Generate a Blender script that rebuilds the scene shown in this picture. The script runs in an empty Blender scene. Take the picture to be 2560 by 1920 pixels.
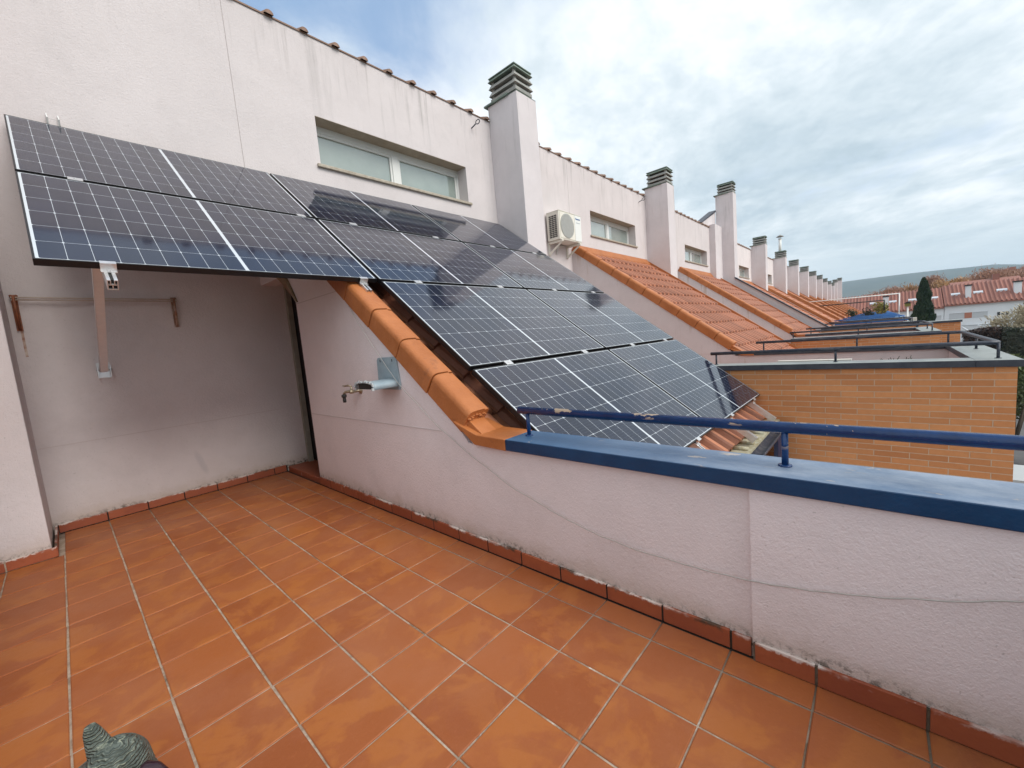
import bpy, math, random
from math import sin, cos, pi, radians as rad
from mathutils import Vector, Matrix

# ------------------------------------------------------------------ scene, camera, sky, sun
SC = bpy.context.scene
COL = SC.collection
SC.view_settings.view_transform = 'Standard'
SC.view_settings.look = 'None'
SC.view_settings.gamma = 1
SC.view_settings.exposure = 0.30
SC.render.engine = 'CYCLES'

cam_d = bpy.data.cameras.new('camera'); cam = bpy.data.objects.new('camera', cam_d); COL.objects.link(cam)
SC.camera = cam
cam_d.sensor_fit = 'HORIZONTAL'; cam_d.sensor_width = 36.0; cam_d.lens = 36.0 * 0.398305
cam_d.clip_start = 0.05; cam_d.clip_end = 12000
_Y, _P, _R = rad(47.712), rad(-6.06), rad(-4.928)
_F = Vector((sin(_Y)*cos(_P), cos(_Y)*cos(_P), sin(_P)))
_r = Vector((cos(_Y), -sin(_Y), 0)); _u = _r.cross(_F)
_RT = _r*cos(_R) + _u*sin(_R); _UP = -_r*sin(_R) + _u*cos(_R)
CAM = Vector((0.136, -3.437, 1.192))
m = Matrix((( _RT.x, _UP.x, -_F.x, CAM.x), (_RT.y, _UP.y, -_F.y, CAM.y), (_RT.z, _UP.z, -_F.z, CAM.z), (0, 0, 0, 1)))
cam.matrix_world = m

SUN_EL, SUN_AZ = rad(42), rad(176)      # azimuth measured from +Y towards +X: the sun stands behind the camera, to the right
sd = Vector((sin(SUN_AZ)*cos(SUN_EL), cos(SUN_AZ)*cos(SUN_EL), sin(SUN_EL)))
sl = bpy.data.lights.new('sun', 'SUN'); so = bpy.data.objects.new('sun', sl); COL.objects.link(so)
sl.energy = 2.4; sl.angle = rad(34); sl.color = (1.0, 0.95, 0.88)
so.rotation_euler = sd.to_track_quat('Z', 'Y').to_euler()

W = bpy.data.worlds.new('World'); SC.world = W; W.use_nodes = True

class NT:
    """small node-tree helper"""
    def __init__(s, tree): s.t = tree; s.n = tree.nodes; s.l = tree.links
    def new(s, typ, **kw):
        n = s.n.new(typ)
        for k, v in kw.items():
            if k.startswith('_'): setattr(n, k[1:], v)
        return n
    def put(s, sock, v):
        if v is None: return
        if hasattr(v, 'is_linked') or hasattr(v, 'links'): s.l.new(v, sock)
        else:
            try: sock.default_value = v
            except Exception:
                sock.default_value = (v[0], v[1], v[2], 1) if len(v) == 3 else v
    def math(s, op, a, b=None, c=None, clamp=False):
        n = s.n.new('ShaderNodeMath'); n.operation = op; n.use_clamp = clamp
        s.put(n.inputs[0], a); s.put(n.inputs[1], b); s.put(n.inputs[2], c)
        return n.outputs[0]
    def vmath(s, op, a, b=None, scale=None):
        n = s.n.new('ShaderNodeVectorMath'); n.operation = op
        s.put(n.inputs[0], a); s.put(n.inputs[1], b)
        if scale is not None: s.put(n.inputs['Scale'], scale)
        return n.outputs['Value'] if op in ('DOT_PRODUCT', 'LENGTH', 'DISTANCE') else n.outputs[0]
    def noise(s, vec, scale, detail=3, rough=.55, dist=0, color=False):
        n = s.n.new('ShaderNodeTexNoise'); s.put(n.inputs['Vector'], vec)
        n.inputs['Scale'].default_value = scale; n.inputs['Detail'].default_value = detail
        n.inputs['Roughness'].default_value = rough; n.inputs['Distortion'].default_value = dist
        return n.outputs['Color' if color else 'Fac']
    def ramp(s, fac, pts, interp='LINEAR'):
        n = s.n.new('ShaderNodeValToRGB'); s.put(n.inputs[0], fac); cr = n.color_ramp; cr.interpolation = interp
        while len(cr.elements) < len(pts): cr.elements.new(.5)
        for e, (p, c) in zip(cr.elements, pts):
            e.position = p; e.color = (c, c, c, 1) if isinstance(c, (int, float)) else (*c, 1)
        return n.outputs[0]
    def mr(s, v, a, b, c=0, d=1, smooth=False):
        n = s.n.new('ShaderNodeMapRange'); n.clamp = True
        if smooth: n.interpolation_type = 'SMOOTHSTEP'
        s.put(n.inputs[0], v)
        for i, x in enumerate((a, b, c, d)): n.inputs[i+1].default_value = x
        return n.outputs[0]
    def mix(s, fac, a, b, mode='MIX'):
        n = s.n.new('ShaderNodeMix'); n.data_type = 'RGBA'; n.blend_type = mode
        s.put(n.inputs[0], fac)
        for i, v in ((6, a), (7, b)):
            if isinstance(v, (tuple, list)): n.inputs[i].default_value = (*v[:3], 1)
            else: s.l.new(v, n.inputs[i])
        return n.outputs[2]
    def sep(s, v):
        n = s.n.new('ShaderNodeSeparateXYZ'); s.put(n.inputs[0], v); return n.outputs
    def comb(s, x, y, z):
        n = s.n.new('ShaderNodeCombineXYZ'); s.put(n.inputs[0], x); s.put(n.inputs[1], y); s.put(n.inputs[2], z); return n.outputs[0]
    def pos(s): return s.n.new('ShaderNodeNewGeometry').outputs['Position']

# sky: Nishita blue behind a broken layer of cloud
def build_world():
    t = NT(W.node_tree); bg = W.node_tree.nodes['Background']
    sky = t.new('ShaderNodeTexSky'); sky.sky_type = 'NISHITA'; sky.sun_disc = False
    sky.sun_elevation = SUN_EL; sky.sun_rotation = SUN_AZ; sky.air_density = 1.0; sky.dust_density = .6; sky.ozone_density = 1.5
    d = t.new('ShaderNodeTexCoord').outputs['Generated']
    x, y, z = t.sep(d)[:3]
    zz = t.math('ADD', t.math('MAXIMUM', z, 0.0), 0.10)
    u = t.math('DIVIDE', x, zz); v = t.math('DIVIDE', y, zz)
    p = t.comb(u, v, 5.3)
    # ripples run along one diagonal (altocumulus)
    a = rad(24)
    ur = t.math('ADD', t.math('MULTIPLY', u, cos(a)), t.math('MULTIPLY', v, sin(a)))
    vr = t.math('SUBTRACT', t.math('MULTIPLY', v, cos(a)), t.math('MULTIPLY', u, sin(a)))
    pr_ = t.comb(t.math('MULTIPLY', ur, .95), t.math('MULTIPLY', vr, 1.5), 3.1)
    big = t.noise(p, .62, 4, .55, .5)
    mid = t.noise(pr_, 1.7, 6, .60, .6)
    fine = t.noise(pr_, 6.0, 5, .62, .35)
    dens = t.math('ADD', t.math('MULTIPLY', big, .58), t.math('ADD', t.math('MULTIPLY', mid, .32), t.math('MULTIPLY', fine, .10)))
    # the clear patch high on the left, above the near roof
    patch = t.vmath('DOT_PRODUCT', d, Vector((.16, .58, .80)).normalized()[:])
    patch = t.mr(patch, .72, .97, 0, .24, True)
    cover = t.math('SUBTRACT', dens, patch)
    mask = t.mr(cover, .22, .46, .10, 1.0, True)
    # brightness inside the cloud layer: thin = bright, thick = blue grey
    dark = t.vmath('DOT_PRODUCT', d, Vector((.965, .12, .20)).normalized()[:])
    dark = t.mr(dark, .90, 1.0, 0, .085, True)
    thick = t.math('ADD', t.math('ADD', t.math('MULTIPLY', t.noise(p, 1.0, 6, .62, .3), .62), t.math('MULTIPLY', fine, .15)), t.math('MULTIPLY', mid, .26))
    thick = t.math('ADD', thick, dark)
    cc = t.ramp(thick, [(.44, (1.0, 1.0, 1.0)), (.52, (.84, .89, .925)), (.60, (.67, .75, .80)), (.72, (.47, .57, .64))])
    hz = t.mr(z, 0.02, .20, 0, 1, True)
    cc = t.mix(hz, (.66, .745, .785), cc)
    blue = t.mix(1.0, sky.outputs[0], (.10, .105, .11), 'MULTIPLY')
    blue = t.mix(.6, blue, (.26, .45, .74))
    col = t.mix(mask, blue, cc)
    W.node_tree.links.new(col, bg.inputs['Color']); bg.inputs['Strength'].default_value = 1.0
build_world()

# ------------------------------------------------------------------ materials
MATS = {}
def mat(name, color=(.5, .5, .5), rough=.6, metal=0.0, spec=.5, build=None):
    m_ = bpy.data.materials.new(name); m_.use_nodes = True
    t = NT(m_.node_tree); b = m_.node_tree.nodes['Principled BSDF']
    b.inputs['Base Color'].default_value = (*color, 1); b.inputs['Roughness'].default_value = rough
    b.inputs['Metallic'].default_value = metal; b.inputs['Specular IOR Level'].default_value = spec
    if build: build(t, b)
    MATS[name] = m_
    return m_
def bump(t, b, h, dist=.01, strength=1.0):
    n = t.new('ShaderNodeBump'); n.inputs['Distance'].default_value = dist; n.inputs['Strength'].default_value = strength
    t.l.new(h, n.inputs['Height']); t.l.new(n.outputs[0], b.inputs['Normal'])
def simple_noise(c1, c2, scale=8, rr=None, bd=0, bs=60):
    def f(t, b):
        p = t.pos(); k = t.noise(p, scale, 5, .6)
        t.l.new(t.mix(t.mr(k, .3, .7), c1, c2), b.inputs['Base Color'])
        if rr: t.l.new(t.mr(k, .3, .7, rr[0], rr[1]), b.inputs['Roughness'])
        if bd: bump(t, b, t.noise(p, bs, 4, .6), bd)
    return f

def plaster(base, streak=1.0, coarse=1.0):
    def f(t, b):
        p = t.pos(); x, y, z = t.sep(p)[:3]
        c = t.mix(t.mr(t.noise(p, .9, 4, .6), .3, .7), tuple(k*.95 for k in base), tuple(min(1, k*1.05) for k in base))
        c = t.mix(t.mr(t.noise(p, 3.2, 6, .75), .45, .72, 0, .55), c, tuple(k*.87 for k in base))
        # rain streaks hanging from the eave and the copings
        sv = t.comb(t.math('MULTIPLY', x, 5.0), t.math('MULTIPLY', y, 5.0), t.math('MULTIPLY', z, .32))
        s1 = t.mr(t.noise(sv, 1.6, 5, .65), .56, .74, 0, 1)
        top = t.math('MULTIPLY', t.mr(z, 3.4, 4.75, 0.06, 1.0), t.mr(x, 1.0, 4.5, .35, 1.0))
        s1 = t.math('MULTIPLY', s1, top)
        c = t.mix(t.math('MULTIPLY', s1, .50*streak), c, (.24, .23, .22))
        sv2 = t.comb(t.math('MULTIPLY', x, 14.0), t.math('MULTIPLY', y, 14.0), t.math('MULTIPLY', z, .6))
        s2 = t.mr(t.noise(sv2, 1.3, 3, .6), .60, .72, 0, 1)
        s2 = t.math('MULTIPLY', t.math('MULTIPLY', s2, t.mr(z, 4.1, 4.76, 0, 1)), t.mr(x, 1.0, 4.5, .5, 1.0))
        c = t.mix(t.math('MULTIPLY', s2, .45*streak), c, (.20, .18, .16))
        # brown runs below the sloping tile copings
        nx_ = t.sep(t.new('ShaderNodeNewGeometry').outputs['Normal'])[0]
        dist = t.math('SUBTRACT', t.math('ADD', t.math('MULTIPLY', y, .754), 1.945), z)
        run = t.mr(t.noise(t.comb(t.math('MULTIPLY', x, .3), t.math('MULTIPLY', y, 7.0), t.math('MULTIPLY', z, .8)), 1.0, 4, .65), .55, .68, 0, 1)
        run = t.math('MULTIPLY', run, t.mr(t.math('ADD', dist, t.math('MULTIPLY', t.noise(p, 3, 3), .5)), .1, .75, 1, 0))
        run = t.math('MULTIPLY', run, t.math('MULTIPLY', t.math('GREATER_THAN', t.math('ABSOLUTE', nx_), .5), t.math('MULTIPLY', t.math('GREATER_THAN', dist, 0.0), t.mr(x, 3, 6, .10, .85))))
        c = t.mix(run, c, (.36, .25, .15))
        # splash dirt just above the skirting
        low = t.mr(t.math('ADD', z, t.math('MULTIPLY', t.noise(p, 9, 5, .7), .16)), .12, .24, 1, 0)
        pos_z = t.math('GREATER_THAN', z, -.2)
        low = t.math('MULTIPLY', low, pos_z)
        c = t.mix(t.math('MULTIPLY', low, .55), c, (.40, .32, .23))
        lo2 = t.math('MULTIPLY', t.mr(t.math('ADD', z, t.math('MULTIPLY', t.noise(p, 1.7, 4, .6), .5)), .30, .55, 1, 0), pos_z)
        c = t.mix(t.math('MULTIPLY', lo2, .26), c, (.45, .36, .30))
        mould = t.math('MULTIPLY', t.mr(t.noise(p, 38, 6, .75), .48, .58, 0, 1), t.mr(t.math('ADD', z, t.math('MULTIPLY', t.noise(p, 2.3, 3, .6), .12)), .115, .165, 1, 0))
        mould = t.math('MULTIPLY', mould, pos_z)
        c = t.mix(t.math('MULTIPLY', mould, .9), c, (.05, .045, .03))
        # grey smear low on the back wall
        ex = t.math('DIVIDE', t.math('SUBTRACT', x, t.math('ADD', 1.0, t.math('MULTIPLY', z, -.25))), .035); ez = t.math('DIVIDE', t.math('SUBTRACT', z, .30), .14)
        sm_ = t.mr(t.math('ADD', t.math('ADD', t.math('MULTIPLY', ex, ex), t.math('MULTIPLY', ez, ez)), t.math('MULTIPLY', t.noise(p, 14, 4, .7), 1.2)), .7, 1.5, .30, 0)
        c = t.mix(t.math('MULTIPLY', sm_, t.math('GREATER_THAN', y, 1.2)), c, (.34, .33, .36))
        # dark specks
        sp = t.mr(t.noise(p, 85, 2, .5), .70, .76, 0, .35)
        c = t.mix(sp, c, (.25, .22, .2))
        t.l.new(c, b.inputs['Base Color']); b.inputs['Roughness'].default_value = .85
        b.inputs['Specular IOR Level'].default_value = .25
        h = t.math('ADD', t.math('MULTIPLY', t.noise(p, 160, 3, .6), .6), t.math('MULTIPLY', t.noise(p, 55, 4, .65), .8))
        bump(t, b, h, .0035*coarse)
    return f
mat('plaster', build=plaster((.625, .578, .582), 1.25, 1.0))
mat('plaster_rough', build=plaster((.765, .70, .72), .2, .9))
mat('plaster_side', build=plaster((.74, .675, .69), .6, 1.0))
mat('plaster_shaft', build=plaster((.64, .60, .615), .9, 1.0))
mat('plaster_far', build=plaster((.70, .65, .65), .8, .4))

def brickwork(c1, c2, mortar):
    def f(t, b):
        g = t.new('ShaderNodeNewGeometry'); p = g.outputs['Position']; nx, ny, nz = t.sep(g.outputs['True Normal'])[:3]
        x, y, z = t.sep(p)[:3]
        ax = t.math('GREATER_THAN', t.math('ABSOLUTE', nx), .5)
        hor = t.math('ADD', t.math('MULTIPLY', y, ax), t.math('MULTIPLY', x, t.math('SUBTRACT', 1.0, ax)))
        v = t.comb(hor, t.math('ADD', z, t.math('MULTIPLY', t.noise(p, 1.5, 2), .006)), 0.0)
        br = t.new('ShaderNodeTexBrick'); t.l.new(v, br.inputs['Vector'])
        br.inputs['Scale'].default_value = 1.0; br.inputs['Brick Width'].default_value = .252; br.inputs['Row Height'].default_value = .0579
        br.inputs['Mortar Size'].default_value = .0038; br.inputs['Mortar Smooth'].default_value = .15; br.inputs['Bias'].default_value = .0
        br.inputs['Color1'].default_value = (*c1, 1); br.inputs['Color2'].default_value = (*c2, 1); br.inputs['Mortar'].default_value = (*mortar, 1)
        k = t.noise(p, 22, 5, .7)
        c = t.mix(t.mr(k, .35, .75, 0, .30), br.outputs['Color'], (.36, .13, .045))
        c = t.mix(t.mr(t.noise(p, 1.1, 4), .4, .7, 0, .25), c, (.60, .30, .13))
        # inner faces (towards the terraces) and upper parts are rendered, outer faces are brick
        t.l.new(c, b.inputs['Base Color']); b.inputs['Roughness'].default_value = .8; b.inputs['Specular IOR Level'].default_value = .3
        h = t.math('ADD', t.math('MULTIPLY', t.math('SUBTRACT', 1.0, br.outputs['Fac']), 1.0), t.math('MULTIPLY', k, .25))
        bump(t, b, h, .006)
    return f
mat('brick', build=brickwork((.63, .27, .108), (.47, .185, .072), (.58, .43, .31)))

def floor_tile(t, b):
    g = t.new('ShaderNodeNewGeometry'); p = g.outputs['Position']; ri = g.outputs['Random Per Island']
    off = t.vmath('ADD', p, t.comb(t.math('MULTIPLY', ri, 37.0), t.math('MULTIPLY', ri, 91.0), 0.0))
    c = t.mix(ri, (.265, .073, .020), (.335, .102, .029))
    blot = t.noise(off, 4.0, 5, .62, .5)
    c = t.mix(t.mr(blot, .48, .58, 0, .62, True), c, (.39, .132, .029))
    c = t.mix(t.mr(t.noise(off, 4.2, 4, .55, .4), .56, .60, 0, .40), c, (.27, .078, .028))
    c = t.mix(t.mr(t.noise(p, 1.4, 5, .65), .42, .70, 0, .40), c, (.38, .16, .085))
    c = t.mix(t.mr(t.noise(off, 60, 4, .7), .55, .8, 0, .35), c, (.40, .13, .05))
    c = t.mix(t.mr(t.noise(p, 130, 2, .5), .73, .78, 0, .5), c, (.16, .06, .03))
    # grime beside the parapet and the back wall
    x, y, z = t.sep(p)[:3]
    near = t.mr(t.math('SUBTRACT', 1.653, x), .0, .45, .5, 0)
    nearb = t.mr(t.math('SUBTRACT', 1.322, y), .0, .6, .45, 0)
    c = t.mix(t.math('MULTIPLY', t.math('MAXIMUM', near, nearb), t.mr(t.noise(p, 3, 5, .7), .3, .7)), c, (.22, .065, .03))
    t.l.new(c, b.inputs['Base Color'])
    t.l.new(t.mr(t.noise(p, 2.2, 5, .65), .35, .7, .42, .66), b.inputs['Roughness'])
    b.inputs['Specular IOR Level'].default_value = .36
    h = t.math('ADD', t.math('MULTIPLY', t.noise(off, 9, 4, .6), .7), t.math('MULTIPLY', t.noise(p, 90, 3, .6), .15))
    bump(t, b, h, .004)
mat('floor_tile', build=floor_tile)
def grout(t, b):
    p = t.pos(); k = t.noise(p, 14, 5, .7)
    c = t.mix(t.mr(k, .35, .65), (.25, .175, .125), (.46, .37, .29))
    c = t.mix(t.mr(t.noise(p, 3.2, 5, .7), .56, .66, 0, .85), c, (.13, .08, .05))
    c = t.mix(t.mr(t.noise(p, 7, 4, .7), .64, .72, 0, .8), c, (.75, .72, .66))
    x, y, z = t.sep(p)[:3]
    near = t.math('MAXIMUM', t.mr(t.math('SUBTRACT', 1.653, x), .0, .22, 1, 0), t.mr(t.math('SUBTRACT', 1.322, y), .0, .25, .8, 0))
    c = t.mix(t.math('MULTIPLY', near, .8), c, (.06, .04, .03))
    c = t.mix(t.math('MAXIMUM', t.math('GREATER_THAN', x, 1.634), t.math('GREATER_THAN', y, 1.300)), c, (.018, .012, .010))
    c = t.mix(t.math('MULTIPLY', t.mr(y, -3.9, -2.6, 1, 0), t.mr(x, 1.0, 1.55, 0, .7)), c, (.07, .06, .035))
    t.l.new(c, b.inputs['Base Color']); b.inputs['Roughness'].default_value = .9
    bump(t, b, t.noise(p, 70, 4, .7), .004)
mat('grout', build=grout)
def skirting(t, b):
    g = t.new('ShaderNodeNewGeometry'); p = g.outputs['Position']; ri = g.outputs['Random Per Island']
    c = t.mix(ri, (.27, .068, .030), (.35, .096, .040))
    c = t.mix(t.mr(t.noise(p, 12, 5, .7), .45, .75, 0, .5), c, (.22, .05, .03))
    z = t.sep(p)[2]
    edge = t.math('ADD', z, t.math('MULTIPLY', t.math('SUBTRACT', t.noise(p, 30, 4, .7), .5), .05))
    patchy = t.mr(t.noise(p, 4.5, 4, .6), .46, .56, 0, .9)
    c = t.mix(t.math('MULTIPLY', t.mr(edge, .061, .068, 0, 1), patchy), c, (.66, .60, .56))
    c = t.mix(t.math('MULTIPLY', t.mr(edge, .058, .068, 0, 1), t.mr(t.noise(p, 6.5, 4, .6), .52, .60, 0, .9)), c, (.06, .045, .03))
    drip = t.mr(t.noise(t.comb(t.math('MULTIPLY', t.sep(p)[0], 40.0), t.math('MULTIPLY', t.sep(p)[1], 40.0), t.math('MULTIPLY', z, 5.0)), 1.0, 3, .6), .71, .74, 0, .7)
    c = t.mix(drip, c, (.66, .60, .56))
    t.l.new(c, b.inputs['Base Color']); b.inputs['Roughness'].default_value = .5
    bump(t, b, t.noise(p, 40, 4, .6), .002)
mat('skirting', build=skirting)
def coping_orange(t, b):
    g = t.new('ShaderNodeNewGeometry'); p = g.outputs['Position']; ri = g.outputs['Random Per Island']
    c = t.mix(t.mr(t.noise(p, 4, 5, .65), .35, .7), (.335, .108, .030), (.45, .162, .054))
    c = t.mix(t.math('MULTIPLY', ri, .25), c, (.50, .18, .058))
    c = t.mix(t.mr(t.noise(p, 26, 5, .7), .58, .78, 0, .4), c, (.26, .075, .025))
    c = t.mix(t.mr(t.noise(p, 7, 6, .75), .60, .72, 0, .45), c, (.16, .06, .03))
    t.l.new(c, b.inputs['Base Color']); t.l.new(t.mr(t.noise(p, 3, 3), .3, .7, .38, .55), b.inputs['Roughness'])
    b.inputs['Specular IOR Level'].default_value = .4
    bump(t, b, t.math('ADD', t.noise(p, 45, 4, .6), t.math('MULTIPLY', t.noise(p, 5, 3), 1.5)), .003)
mat('coping_orange', build=coping_orange)
def tuple_mul(t, c, k): return t.mix(1.0, c, (k, k, k), 'MULTIPLY')
def roof_tile(base, dk):
    def f(t, b):
        g = t.new('ShaderNodeNewGeometry'); p = g.outputs['Position']; ri = g.outputs['Random Per Island']
        c = t.mix(t.mr(t.noise(p, 3, 5, .7), .3, .7), base, tuple(k*.82 for k in base))
        c = t.mix(t.math('MULTIPLY', ri, .8), tuple_mul(t, c, .86), tuple(min(1, k*1.25) for k in base))
        c = t.mix(t.mr(t.noise(p, .7, 5, .7), .45, .70, 0, .35), c, tuple(k*.6 for k in base))
        c = t.mix(t.mr(t.noise(p, 24, 5, .7), .55, .78, 0, .5), c, dk)
        t.l.new(c, b.inputs['Base Color']); b.inputs['Roughness'].default_value = .62
        bump(t, b, t.noise(p, 60, 4, .6), .003)
    return f
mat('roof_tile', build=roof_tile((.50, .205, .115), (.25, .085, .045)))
mat('roof_tile_shaded', build=roof_tile((.24, .085, .045), (.12, .05, .03)))  # dark copy of roof_tile: the shade between the rolls put into the colour
mat('roof_tile_old', build=roof_tile((.22, .13, .09), (.07, .05, .04)))
mat('roof_tile_far', build=roof_tile((.28, .11, .078), (.12, .052, .04)))
mat('eave_mortar', build=simple_noise((.42, .42, .33), (.30, .24, .13), 30, bd=.004))

def blue_paint(t, b):
    g = t.new('ShaderNodeNewGeometry'); p = g.outputs['Position']; nz = t.sep(g.outputs['Normal'])[2]
    c = t.mix(t.mr(t.noise(p, 7, 4, .6), .3, .7), (.003, .034, .095), (.005, .050, .135))
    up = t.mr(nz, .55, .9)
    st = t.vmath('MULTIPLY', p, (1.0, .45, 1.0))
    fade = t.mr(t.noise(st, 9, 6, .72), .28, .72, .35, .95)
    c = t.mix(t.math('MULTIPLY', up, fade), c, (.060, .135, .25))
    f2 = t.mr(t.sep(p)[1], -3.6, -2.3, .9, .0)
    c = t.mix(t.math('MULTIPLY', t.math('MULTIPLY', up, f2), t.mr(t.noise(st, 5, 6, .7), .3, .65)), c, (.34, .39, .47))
    chip = t.math('MULTIPLY', t.mr(t.noise(st, 16, 6, .62, .4), .63, .66, 0, 1), t.mr(t.noise(p, 2.1, 2), .40, .55))
    chip = t.math('MULTIPLY', chip, t.mr(nz, .3, .7))
    c = t.mix(t.math('MULTIPLY', chip, .9), c, (.50, .42, .34))
    t.l.new(c, b.inputs['Base Color'])
    t.l.new(t.math('ADD', .30, t.math('MULTIPLY', up, .18)), b.inputs['Roughness'])
    bump(t, b, t.math('ADD', t.noise(p, 60, 4, .6), t.math('MULTIPLY', chip, -.8)), .0015)
mat('blue_paint', build=blue_paint)
def blue_rail(t, b):
    g = t.new('ShaderNodeNewGeometry'); p = g.outputs['Position']; nz = t.sep(g.outputs['Normal'])[2]
    c = t.mix(t.mr(t.noise(p, 12, 4, .6), .3, .7), (.003, .028, .105), (.005, .042, .155))
    st = t.vmath('MULTIPLY', p, (1.0, .30, 1.0))
    chip = t.mr(t.noise(st, 15, 5, .6, .6), .575, .59, 0, 1)
    chip = t.math('MULTIPLY', chip, t.mr(nz, -.1, .35))
    c = t.mix(chip, c, (.60, .46, .33))
    ch2 = t.mr(t.noise(p, 55, 3, .6), .70, .72, 0, .9)
    c = t.mix(ch2, c, (.62, .47, .36))
    t.l.new(c, b.inputs['Base Color']); t.l.new(t.mix(chip, (.27, .27, .27), (.7, .7, .7)), b.inputs['Roughness'])
    bump(t, b, t.math('ADD', t.noise(p, 80, 3, .6), t.math('MULTIPLY', chip, -1.5)), .0012)
mat('blue_rail', build=blue_rail)
def slate(t, b):
    g = t.new('ShaderNodeNewGeometry'); p = g.outputs['Position']; nz = t.sep(g.outputs['Normal'])[2]
    c = t.mix(t.mr(t.noise(p, 9, 5, .65), .35, .7), (.022, .028, .042), (.05, .055, .07))
    up = t.mr(nz, .6, .9)
    c = t.mix(t.math('MULTIPLY', up, t.mr(t.noise(p, 5, 5, .7), .3, .6, .6, 1)), c, (.30, .33, .32))
    t.l.new(c, b.inputs['Base Color']); b.inputs['Roughness'].default_value = .55
mat('slate_coping', build=slate)
def slate_rail(t, b):
    p = t.pos()
    c = t.mix(t.mr(t.noise(t.vmath('MULTIPLY', p, (1., .3, 1.)), 22, 5, .7), .48, .62), (.022, .030, .050), (.085, .085, .095))
    t.l.new(c, b.inputs['Base Color']); b.inputs['Roughness'].default_value = .5
mat('slate_rail', build=slate_rail)
mat('blue_far', (.018, .115, .34), .4)
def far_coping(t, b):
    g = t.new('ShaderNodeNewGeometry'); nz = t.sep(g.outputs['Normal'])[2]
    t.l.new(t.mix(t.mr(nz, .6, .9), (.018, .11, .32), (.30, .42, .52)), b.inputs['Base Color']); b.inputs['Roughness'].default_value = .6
mat('coping_blue_far', build=far_coping)
mat('screen_blue', (.012, .022, .07), .5)
mat('window_frame', (.66, .67, .66), .35)
def frosted(t, b):
    p = t.pos(); k = t.noise(p, 1.6, 4, .6)
    t.l.new(t.mix(t.mr(k, .3, .7), (.20, .25, .235), (.28, .335, .31)), b.inputs['Base Color'])
    b.inputs['Roughness'].default_value = .07; b.inputs['Specular IOR Level'].default_value = 1.0; b.inputs['Coat Weight'].default_value = 1.0; b.inputs['Coat IOR'].default_value = 1.9; b.inputs['Coat Roughness'].default_value = .04
mat('frosted_glass', build=frosted)
mat('sill_stone', build=simple_noise((.45, .41, .34), (.30, .25, .19), 18, bd=.003))
mat('soffit', build=simple_noise((.40, .33, .26), (.30, .24, .18), 7))
mat('cap_concrete', build=simple_noise((.22, .23, .215), (.33, .33, .31), 9, bd=.004))
def cap_lid(t, b):
    p = t.pos()
    t.l.new(t.mix(t.mr(t.noise(p, 8, 5, .7), .35, .65), (.11, .155, .13), (.20, .25, .215)), b.inputs['Base Color']); b.inputs['Roughness'].default_value = .8
mat('cap_lid', build=cap_lid)
mat('black_frame', (.012, .012, .014), .38, 0.3)
mat('dark_void', (.012, .010, .012), .8)
mat('aluminium', build=simple_noise((.62, .62, .63), (.74, .74, .75), 25, rr=(.28, .45)))
MATS['aluminium'].node_tree.nodes['Principled BSDF'].inputs['Metallic'].default_value = .75
mat('white_steel', build=simple_noise((.80, .83, .86), (.88, .90, .92), 20, rr=(.35, .6)))
MATS['white_steel'].node_tree.nodes['Principled BSDF'].inputs['Metallic'].default_value = .05
mat('joint_dark', (.47, .43, .42), .9)
mat('joint_light', (.56, .50, .495), .9)

# solar cells: object space of the glass, origin at its centre, x along the module, y up the slope
PW, PH, PT = 1.722, 1.134, .035
def solar(t, b):
    o = t.new('ShaderNodeTexCoord').outputs['Object']; x, y, z = t.sep(o)[:3]
    cw, ch = .0925, .1845
    ax = t.math('SUBTRACT', t.math('ABSOLUTE', x), .009)             # half modules left and right of the centre bar
    cx = t.math('DIVIDE', ax, cw); cy = t.math('DIVIDE', t.math('ADD', y, ch*3), ch)
    fx = t.math('SUBTRACT', t.math('FRACT', cx), .5); fy = t.math('SUBTRACT', t.math('FRACT', cy), .5)
    dx = t.math('MULTIPLY', t.math('SUBTRACT', .5, t.math('ABSOLUTE', fx)), cw)   # distance to the cell's edge in metres
    dy = t.math('MULTIPLY', t.math('SUBTRACT', .5, t.math('ABSOLUTE', fy)), ch)
    lx = t.math('LESS_THAN', dx, .0009); ly = t.math('LESS_THAN', dy, .0009)
    dia = t.math('LESS_THAN', t.math('ADD', dx, dy), .0070)
    line = t.math('MAXIMUM', t.math('MAXIMUM', lx, ly), dia)
    line = t.math('MAXIMUM', line, t.math('LESS_THAN', ax, .001))
    out = t.math('MAXIMUM', t.math('GREATER_THAN', cx, 9.0), t.math('GREATER_THAN', t.math('ABSOLUTE', y), ch*3))
    line = t.math('MAXIMUM', line, out)
    bb = t.math('FRACT', t.math('MULTIPLY', cy, 9.0))                 # fine busbars running along the module
    bus = t.math('LESS_THAN', t.math('ABSOLUTE', t.math('SUBTRACT', bb, .5)), .030)
    cell = t.mix(t.mr(t.noise(o, 3, 2), .3, .7), (.005, .007, .019), (.008, .011, .030))
    wn = t.new('ShaderNodeTexWhiteNoise'); wn.noise_dimensions = '3D'
    t.l.new(t.comb(t.math('FLOOR', t.math('DIVIDE', x, cw)), t.math('FLOOR', cy), 0.0), wn.inputs['Vector'])
    cell = t.mix(t.math('MULTIPLY', wn.outputs['Value'], .35), cell, (.006, .013, .040))
    cell = t.mix(t.math('MULTIPLY', bus, .35), cell, (.10, .11, .14))
    c = t.mix(line, cell, (.52, .56, .60))
    t.l.new(c, b.inputs['Base Color'])
    b.inputs['Roughness'].default_value = .075; b.inputs['IOR'].default_value = 1.58; b.inputs['Specular IOR Level'].default_value = .5
    bump(t, b, t.noise(o, 1.6, 2), .0015)
mat('solar_glass', build=solar)

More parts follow.
